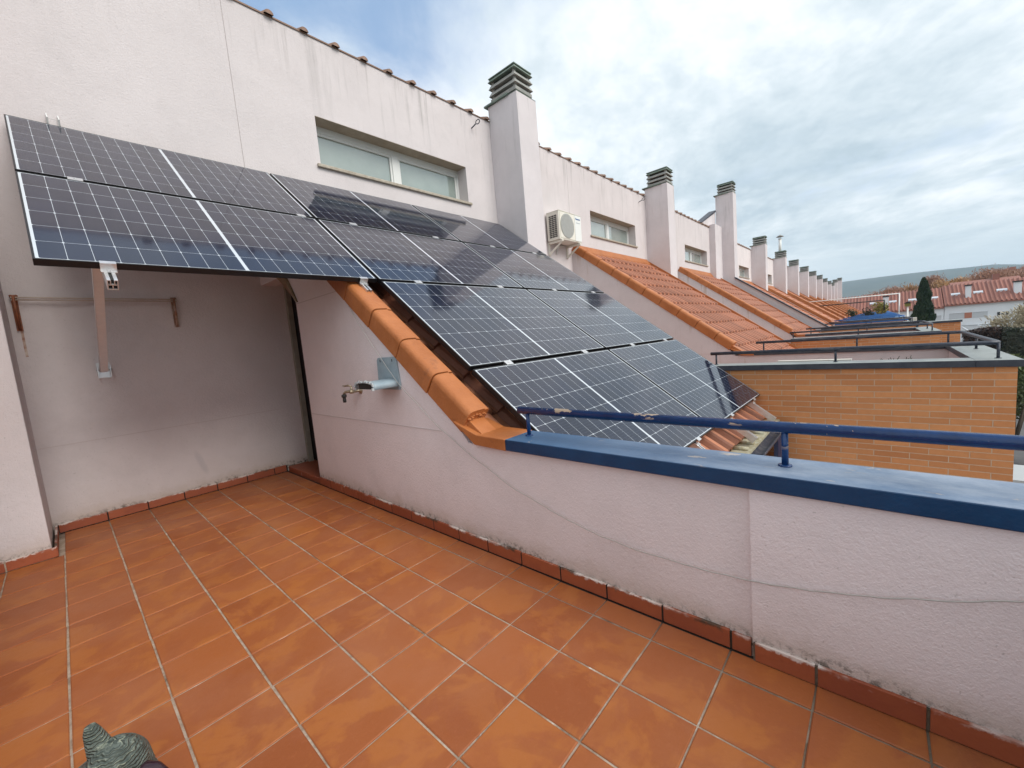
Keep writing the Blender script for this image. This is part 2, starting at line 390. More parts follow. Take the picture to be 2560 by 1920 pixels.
def asphalt(t, b):
    p = t.pos()
    t.l.new(t.mix(t.mr(t.noise(p, .8, 5, .7), .3, .7), (.085, .088, .092), (.13, .132, .135)), b.inputs['Base Color']); b.inputs['Roughness'].default_value = .9
mat('asphalt', build=asphalt)
mat('pavement', build=simple_noise((.30, .29, .27), (.22, .21, .20), 1.2))
mat('earth', build=simple_noise((.075, .095, .04), (.12, .10, .06), .25))
mat('terrace_far', build=simple_noise((.42, .16, .08), (.36, .13, .06), 2))
def hillm(t, b):
    p = t.pos()
    c = t.mix(t.mr(t.noise(p, .006, 6, .65), .35, .7), (.035, .055, .04), (.085, .085, .06))
    c = t.mix(t.mr(t.noise(p, .03, 5, .7), .55, .7, 0, .6), c, (.025, .04, .03))
    t.l.new(c, b.inputs['Base Color']); b.inputs['Roughness'].default_value = 1
mat('hill', build=hillm)
mat('white_wall', build=simple_noise((.74, .78, .82), (.68, .72, .76), .5))
mat('shutter', (.50, .53, .56), .6)
mat('brick_panel', (.42, .17, .11), .8)
mat('skylight', (.55, .60, .66), .2)
mat('dark_glass', (.03, .035, .04), .15)
mat('red_block', build=simple_noise((.30, .13, .09), (.36, .17, .12), .2))
mat('leaf_cypress', build=simple_noise((.010, .030, .012), (.028, .058, .022), 1.5))
mat('leaf_hedge', build=simple_noise((.012, .026, .010), (.035, .035, .018), 1.2))
mat('leaf_purple', build=simple_noise((.030, .014, .012), (.055, .028, .018), 1.2))
mat('leaf_green', build=simple_noise((.045, .075, .020), (.10, .12, .04), 1.0))
mat('leaf_yellow', build=simple_noise((.16, .17, .03), (.26, .22, .05), 2.5))
mat('twig_brown', build=simple_noise((.42, .20, .115), (.28, .155, .105), .12))
mat('twig_ochre', build=simple_noise((.46, .26, .10), (.32, .18, .09), .12))
mat('twig_pale', build=simple_noise((.46, .41, .28), (.32, .28, .19), 1.2))
mat('bark', (.07, .055, .04), .9)
mat('ac_body', build=simple_noise((.68, .66, .58), (.74, .72, .65), 6))
mat('ac_panel', (.74, .76, .74), .4)
mat('ac_grille', (.16, .165, .15), .55)
mat('ac_dark', (.015, .015, .015), .7)
mat('logo_blue', (.03, .10, .30), .4)
mat('logo_grey', (.42, .46, .48), .4)
mat('rust_white', build=simple_noise((.62, .55, .48), (.26, .085, .035), 16))
mat('rust', build=simple_noise((.30, .095, .035), (.16, .05, .025), 30))
mat('cream_steel', build=simple_noise((.56, .50, .44), (.48, .38, .31), 12))
mat('brass', build=simple_noise((.42, .36, .27), (.28, .23, .16), 40, rr=(.3, .5)))
MATS['brass'].node_tree.nodes['Principled BSDF'].inputs['Metallic'].default_value = .7
mat('galvanised', build=simple_noise((.22, .29, .335), (.31, .385, .43), 14, rr=(.4, .6)))
mat('wire_grey', (.42, .41, .39), .5)
mat('flashing', build=simple_noise((.22, .15, .085), (.36, .28, .17), 9, rr=(.35, .6)))
mat('yellow_foam', (.50, .36, .06), .8)
mat('jamb_metal', build=simple_noise((.25, .235, .19), (.33, .31, .26), 12))
mat('beak', (.030, .012, .018), .16)
def statue(t, b):
    o = t.new('ShaderNodeTexCoord').outputs['Object']
    k = t.noise(o, 22, 5, .7, .5)
    c = t.mix(t.mr(k, .3, .7), (.055, .075, .065), (.15, .175, .15))
    wv = t.new('ShaderNodeTexWave'); wv.inputs['Scale'].default_value = 46; wv.inputs['Distortion'].default_value = 9; wv.inputs['Detail'].default_value = 3
    wv.bands_direction = 'Z'; t.l.new(o, wv.inputs['Vector'])
    r = t.math('MULTIPLY', t.mr(wv.outputs['Fac'], .84, .99, 0, .6), t.mr(t.noise(o, 30, 3, .6), .42, .62))
    c = t.mix(r, c, (.38, .40, .29))
    t.l.new(c, b.inputs['Base Color']); b.inputs['Roughness'].default_value = .5
    bump(t, b, t.math('ADD', t.math('MULTIPLY', wv.outputs['Fac'], .6), t.math('MULTIPLY', k, 1.6)), .008)
mat('statue_bronze', build=statue)
mat('planter', (.36, .14, .07), .8)
mat('canopy', (.42, .45, .46), .6)
mat('wood_pale', (.58, .56, .50), .6)
mat('crack', (.25, .22, .20), .9)

# ------------------------------------------------------------------ mesh helpers
class MB:
    def __init__(s): s.v = []; s.f = []; s.sm = []; s.mi = []
    def add(s, vs, fs, smooth=False, mi=0):
        o = len(s.v); s.v += [tuple(v) for v in vs]
        for f in fs: s.f.append([i+o for i in f]); s.sm.append(smooth); s.mi.append(mi)
        return s
    def box(s, x0, y0, z0, x1, y1, z1, mi=0):
        return s.add([(x0,y0,z0),(x1,y0,z0),(x1,y1,z0),(x0,y1,z0),(x0,y0,z1),(x1,y0,z1),(x1,y1,z1),(x0,y1,z1)],
                     [(0,3,2,1),(4,5,6,7),(0,1,5,4),(1,2,6,5),(2,3,7,6),(3,0,4,7)], mi=mi)
    def prism(s, poly, axis, a, b, mi=0, smooth=False):
        """extrude a 2-D polygon along axis ('x': (y,z) points, 'y': (x,z), 'z': (x,y))"""
        def P(p, t):
            return (t, p[0], p[1]) if axis == 'x' else ((p[0], t, p[1]) if axis == 'y' else (p[0], p[1], t))
        n = len(poly); vs = [P(p, a) for p in poly] + [P(p, b) for p in poly]
        ar = sum(poly[i][0]*poly[(i+1) % n][1] - poly[(i+1) % n][0]*poly[i][1] for i in range(n))
        fl = (ar > 0) ^ (b < a) ^ (axis == 'y')
        fs = [[n+i for i in range(n)], [n-1-i for i in range(n)]] if fl else [[i for i in range(n)][::1], [2*n-1-i for i in range(n)]]
        for i in range(n):
            j = (i+1) % n
            fs.append([i, j, n+j, n+i] if fl else [j, i, n+i, n+j])
        return s.add(vs, fs, smooth, mi)
    def tube(s, pts, r, n=10, cap=True, smooth=True, mi=0):
        pts = [Vector(p) for p in pts]; rs = r if isinstance(r, (list, tuple)) else [r]*len(pts)
        vs = []; fs = []
        prev = None
        for i, p in enumerate(pts):
            d = (pts[min(i+1, len(pts)-1)] - pts[max(i-1, 0)]).normalized()
            if prev is None:
                a = Vector((0, 0, 1)) if abs(d.z) < .9 else Vector((1, 0, 0))
                e1 = d.cross(a).normalized()
            else: e1 = (prev - d*prev.dot(d)).normalized()
            prev = e1; e2 = d.cross(e1)
            for k in range(n):
                t = 2*pi*k/n; vs.append(p + (e1*cos(t) + e2*sin(t))*rs[i])
        for i in range(len(pts)-1):
            for k in range(n):
                k2 = (k+1) % n
                fs.append([i*n+k, i*n+k2, (i+1)*n+k2, (i+1)*n+k])
        s.add(vs, fs, smooth, mi)
        if cap:
            o = len(s.v) - len(vs)
            s.f.append([o+k for k in range(n)][::-1]); s.sm.append(False); s.mi.append(mi)
            s.f.append([o+(len(pts)-1)*n+k for k in range(n)]); s.sm.append(False); s.mi.append(mi)
        return s
    def lathe(s, prof, c, axis='z', n=20, smooth=True, mi=0):
        vs = []; fs = []
        for (r, h) in prof:
            for k in range(n):
                t = 2*pi*k/n; a, b = r*cos(t), r*sin(t)
                vs.append((c[0]+a, c[1]+b, c[2]+h) if axis == 'z' else ((c[0]+h, c[1]+a, c[2]+b) if axis == 'x' else (c[0]+a, c[1]+h, c[2]+b)))
        for i in range(len(prof)-1):
            for k in range(n): fs.append([i*n+k, i*n+(k+1) % n, (i+1)*n+(k+1) % n, (i+1)*n+k])
        fs.append(list(range(n))[::-1]); fs.append([(len(prof)-1)*n+k for k in range(n)])
        return s.add(vs, fs, smooth, mi)
    def build(s, name, mats, parent=None, origin=None, bevel=0, local=False):
        me = bpy.data.meshes.new(name)
        o = Vector(parent_world(parent)) if (parent and not local) else Vector((0, 0, 0))
        if origin is not None and not parent: o = Vector(origin)
        me.from_pydata([tuple(Vector(v)-o) for v in s.v], [], s.f)
        for m_ in (mats if isinstance(mats, (list, tuple)) else [mats]): me.materials.append(MATS[m_])
        for p, a, b in zip(me.polygons, s.sm, s.mi): p.use_smooth = a; p.material_index = b
        me.validate(); me.update()
        ob = bpy.data.objects.new(name, me); COL.objects.link(ob)
        if parent: ob.parent = parent
        elif origin is not None: ob.location = o
        if bevel:
            md = ob.modifiers.new('bevel', 'BEVEL'); md.width = bevel; md.segments = 2; md.limit_method = 'ANGLE'; md.angle_limit = rad(40)
        return ob
def parent_world(p):
    v = Vector((0, 0, 0))
    while p: v += p.location; p = p.parent
    return v
def empty(name, loc, label, cat, group=None, rot=None):
    o = bpy.data.objects.new(name, None); COL.objects.link(o); o.location = loc; o.empty_display_size = .2
    if rot is not None: o.rotation_euler = rot
    return tag(o, label, cat, group)
def tag(o, label, cat, group=None):
    o['label'] = label; o['category'] = cat
    if group: o['group'] = group
    return o
def structure(o): o['kind'] = 'structure'; return o
def copy_tree(o, parent=None):
    c = o.copy(); COL.objects.link(c); c.parent = parent
    for ch in [k for k in bpy.data.objects if k.parent == o]: copy_tree(ch, c)
    return c
RNG = random.Random(7)
HAZE = .00030

# ------------------------------------------------------------------ the terraced row (x along the row, y into the facade, z = 0 on the terrace)
YW = 1.322            # facade plane
SL = .754             # slope of the lean-to roofs
def low(y): return SL*y + 1.945          # edge of the side wall under its tile coping
def crest(y): return SL*y + 2.0          # crest plane of the roof tiles
_n = Vector((0, -SL, 1)).normalized(); _s = Vector((0, -1, -SL)).normalized()   # roof normal, down-slope direction
def slope_pt(x, y, h): return Vector((x, y, low(y))) + _n*h
ROOF_END = -2.50

def tile_field(x0, x1, ytop, yend, n_per=8, pitch=.21, course=.38, amp=.046, mortar_top=True):
    mb = MB(); L = (ytop-yend)*math.sqrt(1+SL*SL); nc = max(1, round(L/course)); cl = L/nc
    ncol = max(1, round((x1-x0)/pitch)); pw = (x1-x0)/ncol
    for c in range(nc):
        ya = ytop - c*cl/math.sqrt(1+SL*SL); yb = ytop - (c+1)*cl/math.sqrt(1+SL*SL)
        for k in range(ncol):
            vs = []; fs = []
            jit = RNG.uniform(-.004, .004); dy = RNG.uniform(-.006, .006)
            for i in range(n_per+1):
                u = i/n_per
                h = amp*math.sqrt(max(0, sin(pi*min(1, u/.75)))) if u < .76 else -.022
                x = x0 + (k+u)*pw
                for (yy, hh) in ((ya, -.016), (yb+dy, .016+jit), (yb+dy, -.026)):
                    p = Vector((x, yy, crest(yy))) + _n*(h - amp + hh); vs.append(p)
            pan = []  # channel and lower flank faces, coloured dark as painted shade between ribs
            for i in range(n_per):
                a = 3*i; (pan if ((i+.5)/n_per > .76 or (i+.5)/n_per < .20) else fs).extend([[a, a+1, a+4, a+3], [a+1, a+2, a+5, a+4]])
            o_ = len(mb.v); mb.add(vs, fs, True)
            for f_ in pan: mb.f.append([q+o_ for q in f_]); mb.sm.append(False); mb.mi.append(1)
    return mb

COPE_PROF = [(-.013, -.012), (-.013, .094), (-.010, .114), (.000, .127), (.016, .134), (.040, .136), (.097, .137), (.100, .130), (.130, .129), (.137, .121), (.137, -.03)]
def coping_tiles(S, y_start, y_end, step=.3035):
    mb = MB(); y = y_start
    nxt = 1.068
    while nxt > y - .01: nxt -= step
    while y > y_end + .02:
        y2 = max(nxt, y_end); nxt -= step
        j = RNG.uniform(-.002, .002)
        vs = []
        for (yy, g) in ((y, 0), (y2 + .005, .006)):
            for (px, ph) in COPE_PROF: vs.append(slope_pt(S + px + (-g*.6 if px < .05 else g*.6) + j, yy, ph + (g if ph > .05 else 0)))
        n = len(COPE_PROF)
        fs = [[i, i+1, n+i+1, n+i] for i in range(n-1)] + [list(range(n))[::-1], [n+i for i in range(n)], [n-1, 0, n, 2*n-1]]
        mb.add(vs, fs[:n-1][1:6], True); mb.add(vs, [f for f in fs if f not in fs[1:6]])
        y = y2
    return mb

def chimney(root, x, ztop, w=.48, y0=.71, y1=YW, zb=-.02, detail=True, matn='plaster_shaft', zbot=None):
    mb = MB(); mb.box(x, y0, zb if zbot is None else zbot, x+w, y1, ztop)
    sh = mb.build('chimney', matn, root, bevel=.006 if detail else 0)
    cap = MB(); cap.box(x-.035, y0+.16, ztop, x+w+.0, y1+.06, ztop+.028, mi=1)
    cap.box(x, y0+.0, ztop+.001, x+w, y0+.16, ztop+.012, mi=1)
    a0, a1, b0, b1 = x+.0, x+w-.10, y0+.01, y1-.10
    def ring(z, h, flare, mi=0):
        vs = []; 
        for (e, zz) in ((flare, z), (0.0, z+h)):
            vs += [(a0-e, b0-e, zz), (a1+e, b0-e, zz), (a1+e, b1+e, zz), (a0-e, b1+e, zz)]
        cap.add(vs, [(3, 2, 1, 0), (4, 5, 6, 7), (0, 1, 5, 4), (1, 2, 6, 5), (2, 3, 7, 6), (3, 0, 4, 7)], mi=mi)
    z = ztop + .02
    cap.box(a0-.012, b0-.012, z, a1+.012, b1+.012, z+.055)
    for i in range(2):
        zz = z + .095 + i*.105
        ring(zz, .062, .030)
    e = .012
    for (px, py) in ((a0+e, b0+e), (a1-e-.045, b0+e), (a0+e, b1-e-.045), (a1-e-.045, b1-e-.045)):
        cap.box(px, py, z+.054, px+.045, py+.045, z+.312)
    cap.box(a0+.07, b0+.07, z+.054, a1-.07, b1-.07, z+.312, mi=2)
    ring(z+.305, .055, .034, mi=1)
    cap.box(a0-.024, b0-.024, z+.355, a1+.024, b1+.024, z+.372, mi=1)
    c = cap.build('chimney_cap', ['cap_concrete', 'cap_lid', 'dark_void'], sh, bevel=.004 if detail else 0)
    c.location = Vector((0, 0, 0))
    return sh

def railing(root, pts, posts, zt, zb, matn, r=.0195, rp=.0105):
    mb = MB(); mb.tube([(p[0], p[1], zt) for p in pts], r, 14)
    ob = mb.build('handrail', matn, root)
    for (x, y) in posts:
        q = MB(); q.tube([(x, y, zb), (x, y, zt-.006)], rp, 10); q.lathe([(.021, 0), (.021, .004), (.012, .006)], (x, y, zb), n=12)
        q.build('post', matn, ob)
    return ob

def eave_tiles(x0, x1, z, first=None, full=True):
    """bottom edge of the main roof: pans with cover tiles poking out every 0.355 m"""
    mb = MB(); x = x0 if first is None else first
    ps = .355; rise = .36
    mb.add([(x0, 1.310, z+.000), (x1, 1.310, z+.000), (x1, 5.2, z+.0+rise*3.96), (x0, 5.2, z+rise*3.96),
            (x0, 1.310, z-.016), (x1, 1.310, z-.016), (x1, 5.2, z-.022+rise*3.96), (x0, 5.2, z-.022+rise*3.96)],
           [(0, 1, 2, 3), (7, 6, 5, 4), (4, 5, 1, 0), (3, 2, 6, 7), (0, 3, 7, 4), (1, 5, 6, 2)])
    while x < x1 - .02:
        n = 7; vs = []; fs = []
        for (yy, r) in ((1.280+RNG.uniform(-.008, .008), .040), (1.60, .046), (5.2, .044)):
            for k in range(n+1):
                t = pi*k/n; vs.append((x + r*cos(t)*1.05, yy, z - .006 + rise*(yy-1.285) + r*sin(t)*1.05))
        for i in range(2):
            for k in range(n): a = i*(n+1)+k; fs.append([a+1, a, a+n+1, a+n+2])
        fs.append(list(range(n+1)))
        mb.add(vs, fs, True)
        x += ps
    return mb

def window(root, x0, x1, zb, zt, detail=True):
    yf = YW + .215
    fr = MB(); t = .035
    fr.box(x0, yf-.02, zt-.075, x1, yf+.03, zt); fr.box(x0, yf-.02, zb, x1, yf+.03, zb+.04)
    fr.box(x0, yf-.02, zb+.04, x0+t, yf+.03, zt-.075); fr.box(x1-t, yf-.02, zb+.04, x1, yf+.03, zt-.075)
    xm = (x0+x1)/2
    fr.box(xm-.05, yf-.026, zb+.04, xm+.05, yf+.03, zt-.075)
    for (a, b) in ((x0+t, xm-.05), (xm+.05, x1-t)):          # sashes
        s_ = .03
        fr.box(a, yf-.012, zb+.04, b, yf+.02, zb+.04+s_); fr.box(a, yf-.012, zt-.075-s_, b, yf+.02, zt-.075)
        fr.box(a, yf-.012, zb+.04+s_, a+s_, yf+.02, zt-.075-s_); fr.box(b-s_, yf-.012, zb+.04+s_, b, yf+.02, zt-.075-s_)
    w = fr.build('window', 'window_frame', root)
    for (a, b) in ((x0+t+.03, xm-.08), (xm+.08, x1-t-.03)):
        g = MB(); g.box(a-.002, yf+.006, zb+.068, b+.002, yf+.012, zt-.103); g.build('pane', 'frosted_glass', w)
    sl_ = MB(); sl_.box(x0-.045, YW-.035, zb-.030, x1+.045, yf-.022, zb+.004); sl_.build('sill', 'sill_stone', w, bevel=.004 if detail else 0)
    so_ = MB(); so_.box(x0, YW+.001, zt-.004, x1, yf-.0, zt+.002); so_.build('soffit', 'soffit', w)
    return w

def house(name, label, L, S, R, ztop, zeave, paint='slate', near=True, mine=False, windows=None, roof_top=True, yf=-4.28, chim=True, wallm='plaster', first=None):
    root = empty(name, (S, YW, 0), label, 'house', 'terraced houses of the long row')
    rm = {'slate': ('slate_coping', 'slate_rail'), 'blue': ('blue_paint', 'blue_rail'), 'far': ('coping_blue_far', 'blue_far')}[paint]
    cr = L + .49                                            # right edge of the chimney
    # ---- main wall with its window opening
    mw = MB(); T = .30; wins = windows or []
    xs = [L+.01, S+.009, S+.015, R+.005]
    zlo = -5.9
    def wall_piece(xa, xb):
        cur = xa
        for (w0, w1, zb, zt) in wins:
            if w0 > xa and w1 < xb:
                mw.box(cur, YW, zlo, w0, YW+T, zeave); mw.box(w0, YW, zlo, w1, YW+T, zb-.031); mw.box(w0, YW, zt, w1, YW+T, zeave); cur = w1
        mw.box(cur, YW, zlo, xb, YW+T, zeave)
    if mine: wall_piece(xs[0], xs[1]-.0); wall_piece(xs[2], xs[3])
    else: wall_piece(xs[0], xs[1]); wall_piece(xs[2], xs[3])
    mw.box(xs[1], YW+.004, 2.9, xs[2], YW+T, zeave-.002, mi=1); mw.box(xs[1], YW, zlo, xs[2], YW+T, 2.9)
    mw.build('main_wall', [wallm, 'joint_dark'], root)
    if near:
        jn = MB(); jn.box(cr+.0, YW-.0025, .676, S-.001, YW+.01, .682); jn.build('wall_joint', 'joint_light' if mine else 'joint_light', root)
    for (w0, w1, zb, zt) in wins: window(root, w0, w1, zb, zt, near)
    # ---- upper roof edge
    eave_tiles(L+.45 if mine else L+.48, R, zeave+.008, first).build('main_roof', 'roof_tile_old', root)
    # ---- chimney
    if chim: chimney(root, L, ztop, detail=near, zbot=-5.9 if mine else -.2)
    # ---- side wall between terrace and lean-to roof
    sw = MB(); yj = .49
    if mine:
        sw.prism([(yj, -.3), (yj, 1.70), (.785, 1.975), (YW+.01, 1.975), (YW+.01, low(YW+.01)), (-1.58, low(-1.58)), (-1.68, .628), (yf+.2, .628), (yf+.2, -.3)], 'x', S, S+.14)
        sw.box(S, yf+.0, -5.9, S+.14, YW, -.31)
        sw.box(S+.14, yf+.2, -.3, S+.19, -1.62, .627)
    else:
        sw.prism([(YW, -.3), (YW, low(YW)), (-1.58, low(-1.58)), (-1.68, .628), (yf+.2, .628), (yf+.2, -.3)], 'x', S, S+.14)
        sw.box(S+.14, yf+.2, -.3, S+.19, -1.62, .627)
        sw.box(S, yf, -5.9, S+.19, YW, -.31)
    sw.build('side_wall', wallm if not mine else 'plaster_side', root)
    if near:
        jn = MB(); jn.box(S-.0025, -1.45, .676, S+.01, .49 if mine else YW, .682)
        jn.build('wall_joint', 'joint_light', root)
        if mine: jn = MB(); jn.box(S-.0025, -.34, 1.683, S+.01, .49, 1.690); jn.build('wall_joint', 'joint_light', root)
    ct = coping_tiles(S, YW-.002 if not mine else YW-.002-.0565, -1.655 if mine else -1.60)
    ct.build('coping_tiles', 'coping_orange', root, bevel=.003 if near else 0)
    # ---- party wall (brick outside), front wall, copings
    pw = MB()
    pw.prism([(yf, -5.9), (yf, .628), (-1.93, .628), (-1.93, low(-1.93)+.0), (YW-.61, low(YW-.61)+.02), (YW-.61, -5.9)], 'x', L, L+.20)
    pw.build('party_wall', 'brick', root)
    pin = MB(); pin.box(L+.20, yf+.2, -.02, L+.212, .70, .627); pin.build('inner_render', wallm, root)
    fw = MB(); fw.box(L+.20, yf, -5.9, S+.19, yf+.19, .628); fw.build('front_wall', 'brick', root)
    fin = MB(); fin.box(L+.212, yf+.19, -.02, S, yf+.2, .627); fin.build('inner_render', wallm, root)
    cp = MB()
    yc = -2.0 if mine else -1.95
    cp.box(S-.03, yf+.235, .6285, S+.19, yc, .688)
    cp.box(L-.03, yf-.03, .6285, S+.19+.03, yf+.235, .688)
    cp.box(L-.03, yf+.235, .6285, L+.235, -1.93, .688)
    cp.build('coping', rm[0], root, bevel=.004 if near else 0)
    # transition coping at the foot of the tiles
    tr = MB(); tr.prism([(-1.597, .756), (-1.765, .634), (yc+.002, .626), (yc+.002, .6885), (-1.785, .692)], 'x', S-.032, S+.20); tr.prism([(-1.55, .70), (-1.60, .74), (-1.80, .688), (-1.70, .76), (-1.64, .80), (-1.55, .84)], 'x', S+.004, S+.122)
    if near and mine:
        pass
    tr.build('coping_end', 'coping_orange', root, bevel=.004 if near else 0)
    # ---- rails
    xr, xl = S+.091, L+.125; yr = yf+.09
    posts = [(xr, -2.066), (xr, -3.2)] + ([(xr, yf+.2)] if not mine else [(xr, -4.19)])
    fp = [(xl+.0, yr)] if True else []
    nx = 1; fp += [(xl + (xr-xl)*.5, yr)]
    lp = [(xl, -1.96), (xl, -3.10)]
    rail_pts = [(xr, yc-.01), (xr, yr+.05), (xr-.015, yr+.015), (xr-.05, yr), (xl+.05, yr), (xl+.015, yr+.015), (xl, yr+.05), (xl, -1.90)]
    railing(root, rail_pts, posts+fp+lp, .8215, .688, rm[1])
    # ---- lean-to roof
    if roof_top:
        rf = tile_field(S+.130, R-(.02), YW-.01, ROOF_END, 8 if near else 5)
        rf.box(S+.12, ROOF_END+.10, crest(ROOF_END)-.13, R-.001, ROOF_END+.14, crest(ROOF_END)-.03)
        rf.build('lean_to_roof', ['roof_tile', 'roof_tile_shaded'], root)
        ub = MB(); ub.prism([(YW-.003, crest(YW)-.075), (ROOF_END+.04, crest(ROOF_END+.04)-.075), (ROOF_END+.04, crest(ROOF_END+.04)-.16), (YW-.003, crest(YW)-.2)], 'x', S+.141, R-.001)
        ub.build('roof_deck', 'roof_tile', root)
        vg = MB(); yv = YW-.61
        vg.prism([(YW-.01, crest(YW-.01)-.03), (YW-.01, crest(YW-.01)+.05), (ROOF_END-.02, crest(ROOF_END-.02)+.03), (ROOF_END-.02, crest(ROOF_END)-.06)], 'x', R-.055, R-.004)
        vg.prism([(YW-.002, crest(YW)-.04), (YW-.002, crest(YW)+.075), (YW-.10, crest(YW-.1)+.01), (YW-.10, crest(YW-.1)-.05)], 'x', S+.14, R-.056)
        vg.build('verge', 'coping_orange', root)
        g = MB(); yg = ROOF_END-.155; zg = crest(ROOF_END)-.065
        n = 8; prof = [(yg + .065*cos(pi+pi*k/n), zg + .065*sin(pi+pi*k/n)) for k in range(n+1)]
        prof2 = [(yg + .058*cos(2*pi-pi*k/n), zg+.004 + .058*sin(2*pi-pi*k/n)) for k in range(n+1)]
        g.prism(prof + prof2, 'x', S+.2, R-.005); g.build('gutter', 'slate_rail', root)
        ea = MB(); ea.prism([(ROOF_END+.02, zg+.10-.075), (ROOF_END-.125, zg+.028), (ROOF_END-.125, zg+.006), (ROOF_END+.02, zg-.05)], 'x', S+.2, R-.006)
        x = S+.25
        while x < R-.1:
            ea.tube([(x, ROOF_END+.015, zg+.038), (x, ROOF_END-.105, zg+.036)], .022, 8); x += .21
        ea.build('eave_filler', 'eave_mortar', root)
        lw = MB(); lw.box(S+.19, -2.45, -5.9, R, -2.2, crest(ROOF_END)-.16); lw.build('lower_wall', 'plaster_far', root)
        dp = MB(); dp.box(R-.34, -2.66, -5.9, R-.01, -2.62, zg-.05); dp.box(S+.3, -2.53, -3.1, R-.4, -2.46, -2.9)
        dp.build('side_screen', 'screen_blue', root)
    # terrace floor of the neighbours
    if not mine:
        tf = MB(); tf.box(L+.05, yf+.1, -.3, S, YW, -.02); tf.build('terrace_deck', 'terrace_far', root)
    # ring bolt beside the chimney at the right end
    if near:
        eb = MB(); xb = R-.42; zb_ = zeave-.23
        eb.tube([(xb, YW+.01, zb_), (xb+.01, YW-.09, zb_+.035)], .009, 8)
        ring_ = [(xb+.012+.005*cos(2*pi*k/16), YW-.135+.038*cos(2*pi*k/16+pi), zb_+.05+.030*sin(2*pi*k/16)) for k in range(17)]
        eb.tube(ring_, .007, 6, cap=False); eb.build('ring_bolt', 'slate_rail', root)
    return root

HL = 'terraced houses of the long row'
mine = house('terraced_house', 'nearest pinkish white house whose lean-to roof carries the solar panels', -.53, 1.653, 5.36, 5.0, 4.755, 'blue', True, True,
             windows=[(2.455, 4.735, 3.365, 3.90)], first=2.091-.355*3)
h2 = house('terraced_house', 'pinkish white house with the air conditioner on its wall, behind the solar panels', 5.36, 7.56, 11.345, 4.972, 4.75, 'slate', True, False,
           windows=[(8.39, 10.64, 3.35, 3.885)], first=5.36+.55)
h3 = house('terraced_house', 'third house of the row, left of the tallest chimney, under a smooth orange roof', 11.345, 13.60, 17.60, 4.935, 4.73, 'slate', True, False,
           windows=[(14.31, 16.62, 3.31, 3.83)], first=11.345+.55)
xs_ = [17.9, 23.7, 29.42, 34.45, 39.7, 44.95, 50.2, 55.35, 60.2, 64.5, 69.35, 77.7, 83.0]
ztops = [6.03, 4.78, 4.68, 4.60, 4.55, 4.54, 4.52, 4.48, 4.46, 4.47, 5.1, 5.78, 5.0]
words = ['house behind the tallest chimney, with the sloping dark edged wall', 'house right of the fourth chimney, ridge of blue railings below it', 'house whose chimney carries a thin white flue pipe',
         'sixth house of the row, behind the chimney with the flue pipe', 'seventh house of the row, one chimney past the flue pipe house', 'eighth house of the row, a narrow sliver with a grey capped chimney',
         'ninth house of the row, tiny pale chimney far down the roofs', 'tenth house of the row, near the low double chimney', 'house with the lower of the two wide far chimneys',
         'house just before the pair of taller chimneys at the end', 'last but one house, first of the two taller end chimneys', 'last house of the row, tallest chimney of the far end against the hill']
for i in range(12):
    L, R = xs_[i], xs_[i+1]
    S = L + (2.25 if i == 0 else 1.9)
    wn = [(L+3.35, min(R-.55, L+5.35), 3.20, 3.70)] if R-L > 5 else []
    hh = house('terraced_house', words[i], L, S, R, ztops[i], 4.60 if i < 9 else 4.9, 'slate' if i == 0 else 'far', False, False, windows=wn, wallm='plaster_far', yf=-4.28, first=L+.55)
    if i == 2:
        fl = MB(); fx, fy = L+.22, 1.0
        fl.tube([(fx, fy, ztops[i]+.3), (fx, fy, ztops[i]+1.15)], .075, 12); fl.build('flue_pipe', 'ac_panel', hh)
        fc = MB(); fc.lathe([(.20, 0), (.05, .10), (.01, .12)], (fx, fy, ztops[i]+1.24), n=14); fc.lathe([(.09, 0), (.09, .02)], (fx, fy, ztops[i]+1.10), n=12)
        for k in range(3): fc.tube([(fx+.06*cos(k*2.1), fy+.06*sin(k*2.1), ztops[i]+1.1), (fx+.06*cos(k*2.1), fy+.06*sin(k*2.1), ztops[i]+1.25)], .008, 5)
        fc.build('flue_cowl', 'cap_concrete', hh)
    if i == 0:
        # raised dividing wall with dark coping between the two groups of houses
        up = MB(); o = .30
        up.prism([(.71, crest(.71)-.4), (.71, crest(.71)+o), (-2.25, crest(-2.25)+o), (-2.45, .66), (-2.45, .05)], 'x', L+.02, L+.22); up.build('dividing_wall', 'plaster_shaft', hh)
        dc = MB(); dc.prism([(.72, crest(.71)+o+.002), (.72, crest(.71)+o+.05), (-2.25, crest(-2.25)+o+.05), (-2.5, .70), (-2.5, .665), (-2.26, crest(-2.25)+o+.002)], 'x', L-.02, L+.26); dc.build('dark_coping', 'slate_rail', hh)
        st = MB(); st.box(17.0, 1.12, 2.0, 17.9, YW-.001, 4.83); st.build('wall_return', 'plaster_shaft', hh)
        gb = MB(); gb.prism([(16.15, 4.80), (17.88, 4.80), (17.88, 5.46)], 'y', 1.335, 1.55); gb.prism([(16.10, 4.80), (16.20, 4.80), (17.9, 5.45), (17.9, 5.52)], 'y', 1.315, 1.57, mi=1); gb.build('gable', ['plaster_shaft', 'slate_rail'], hh)
        ex = MB(); ex.box(L-.4, -5.16, -5.9, L+.2, yf if False else -4.32, .628); ex.build('party_wall', 'brick', hh)
        ec = MB(); ec.box(L-.43, -5.19, .6285, L+.23, -4.32, .688); ec.build('coping', 'slate_coping', hh)

# ------------------------------------------------------------------ details of the near house
J = .2533
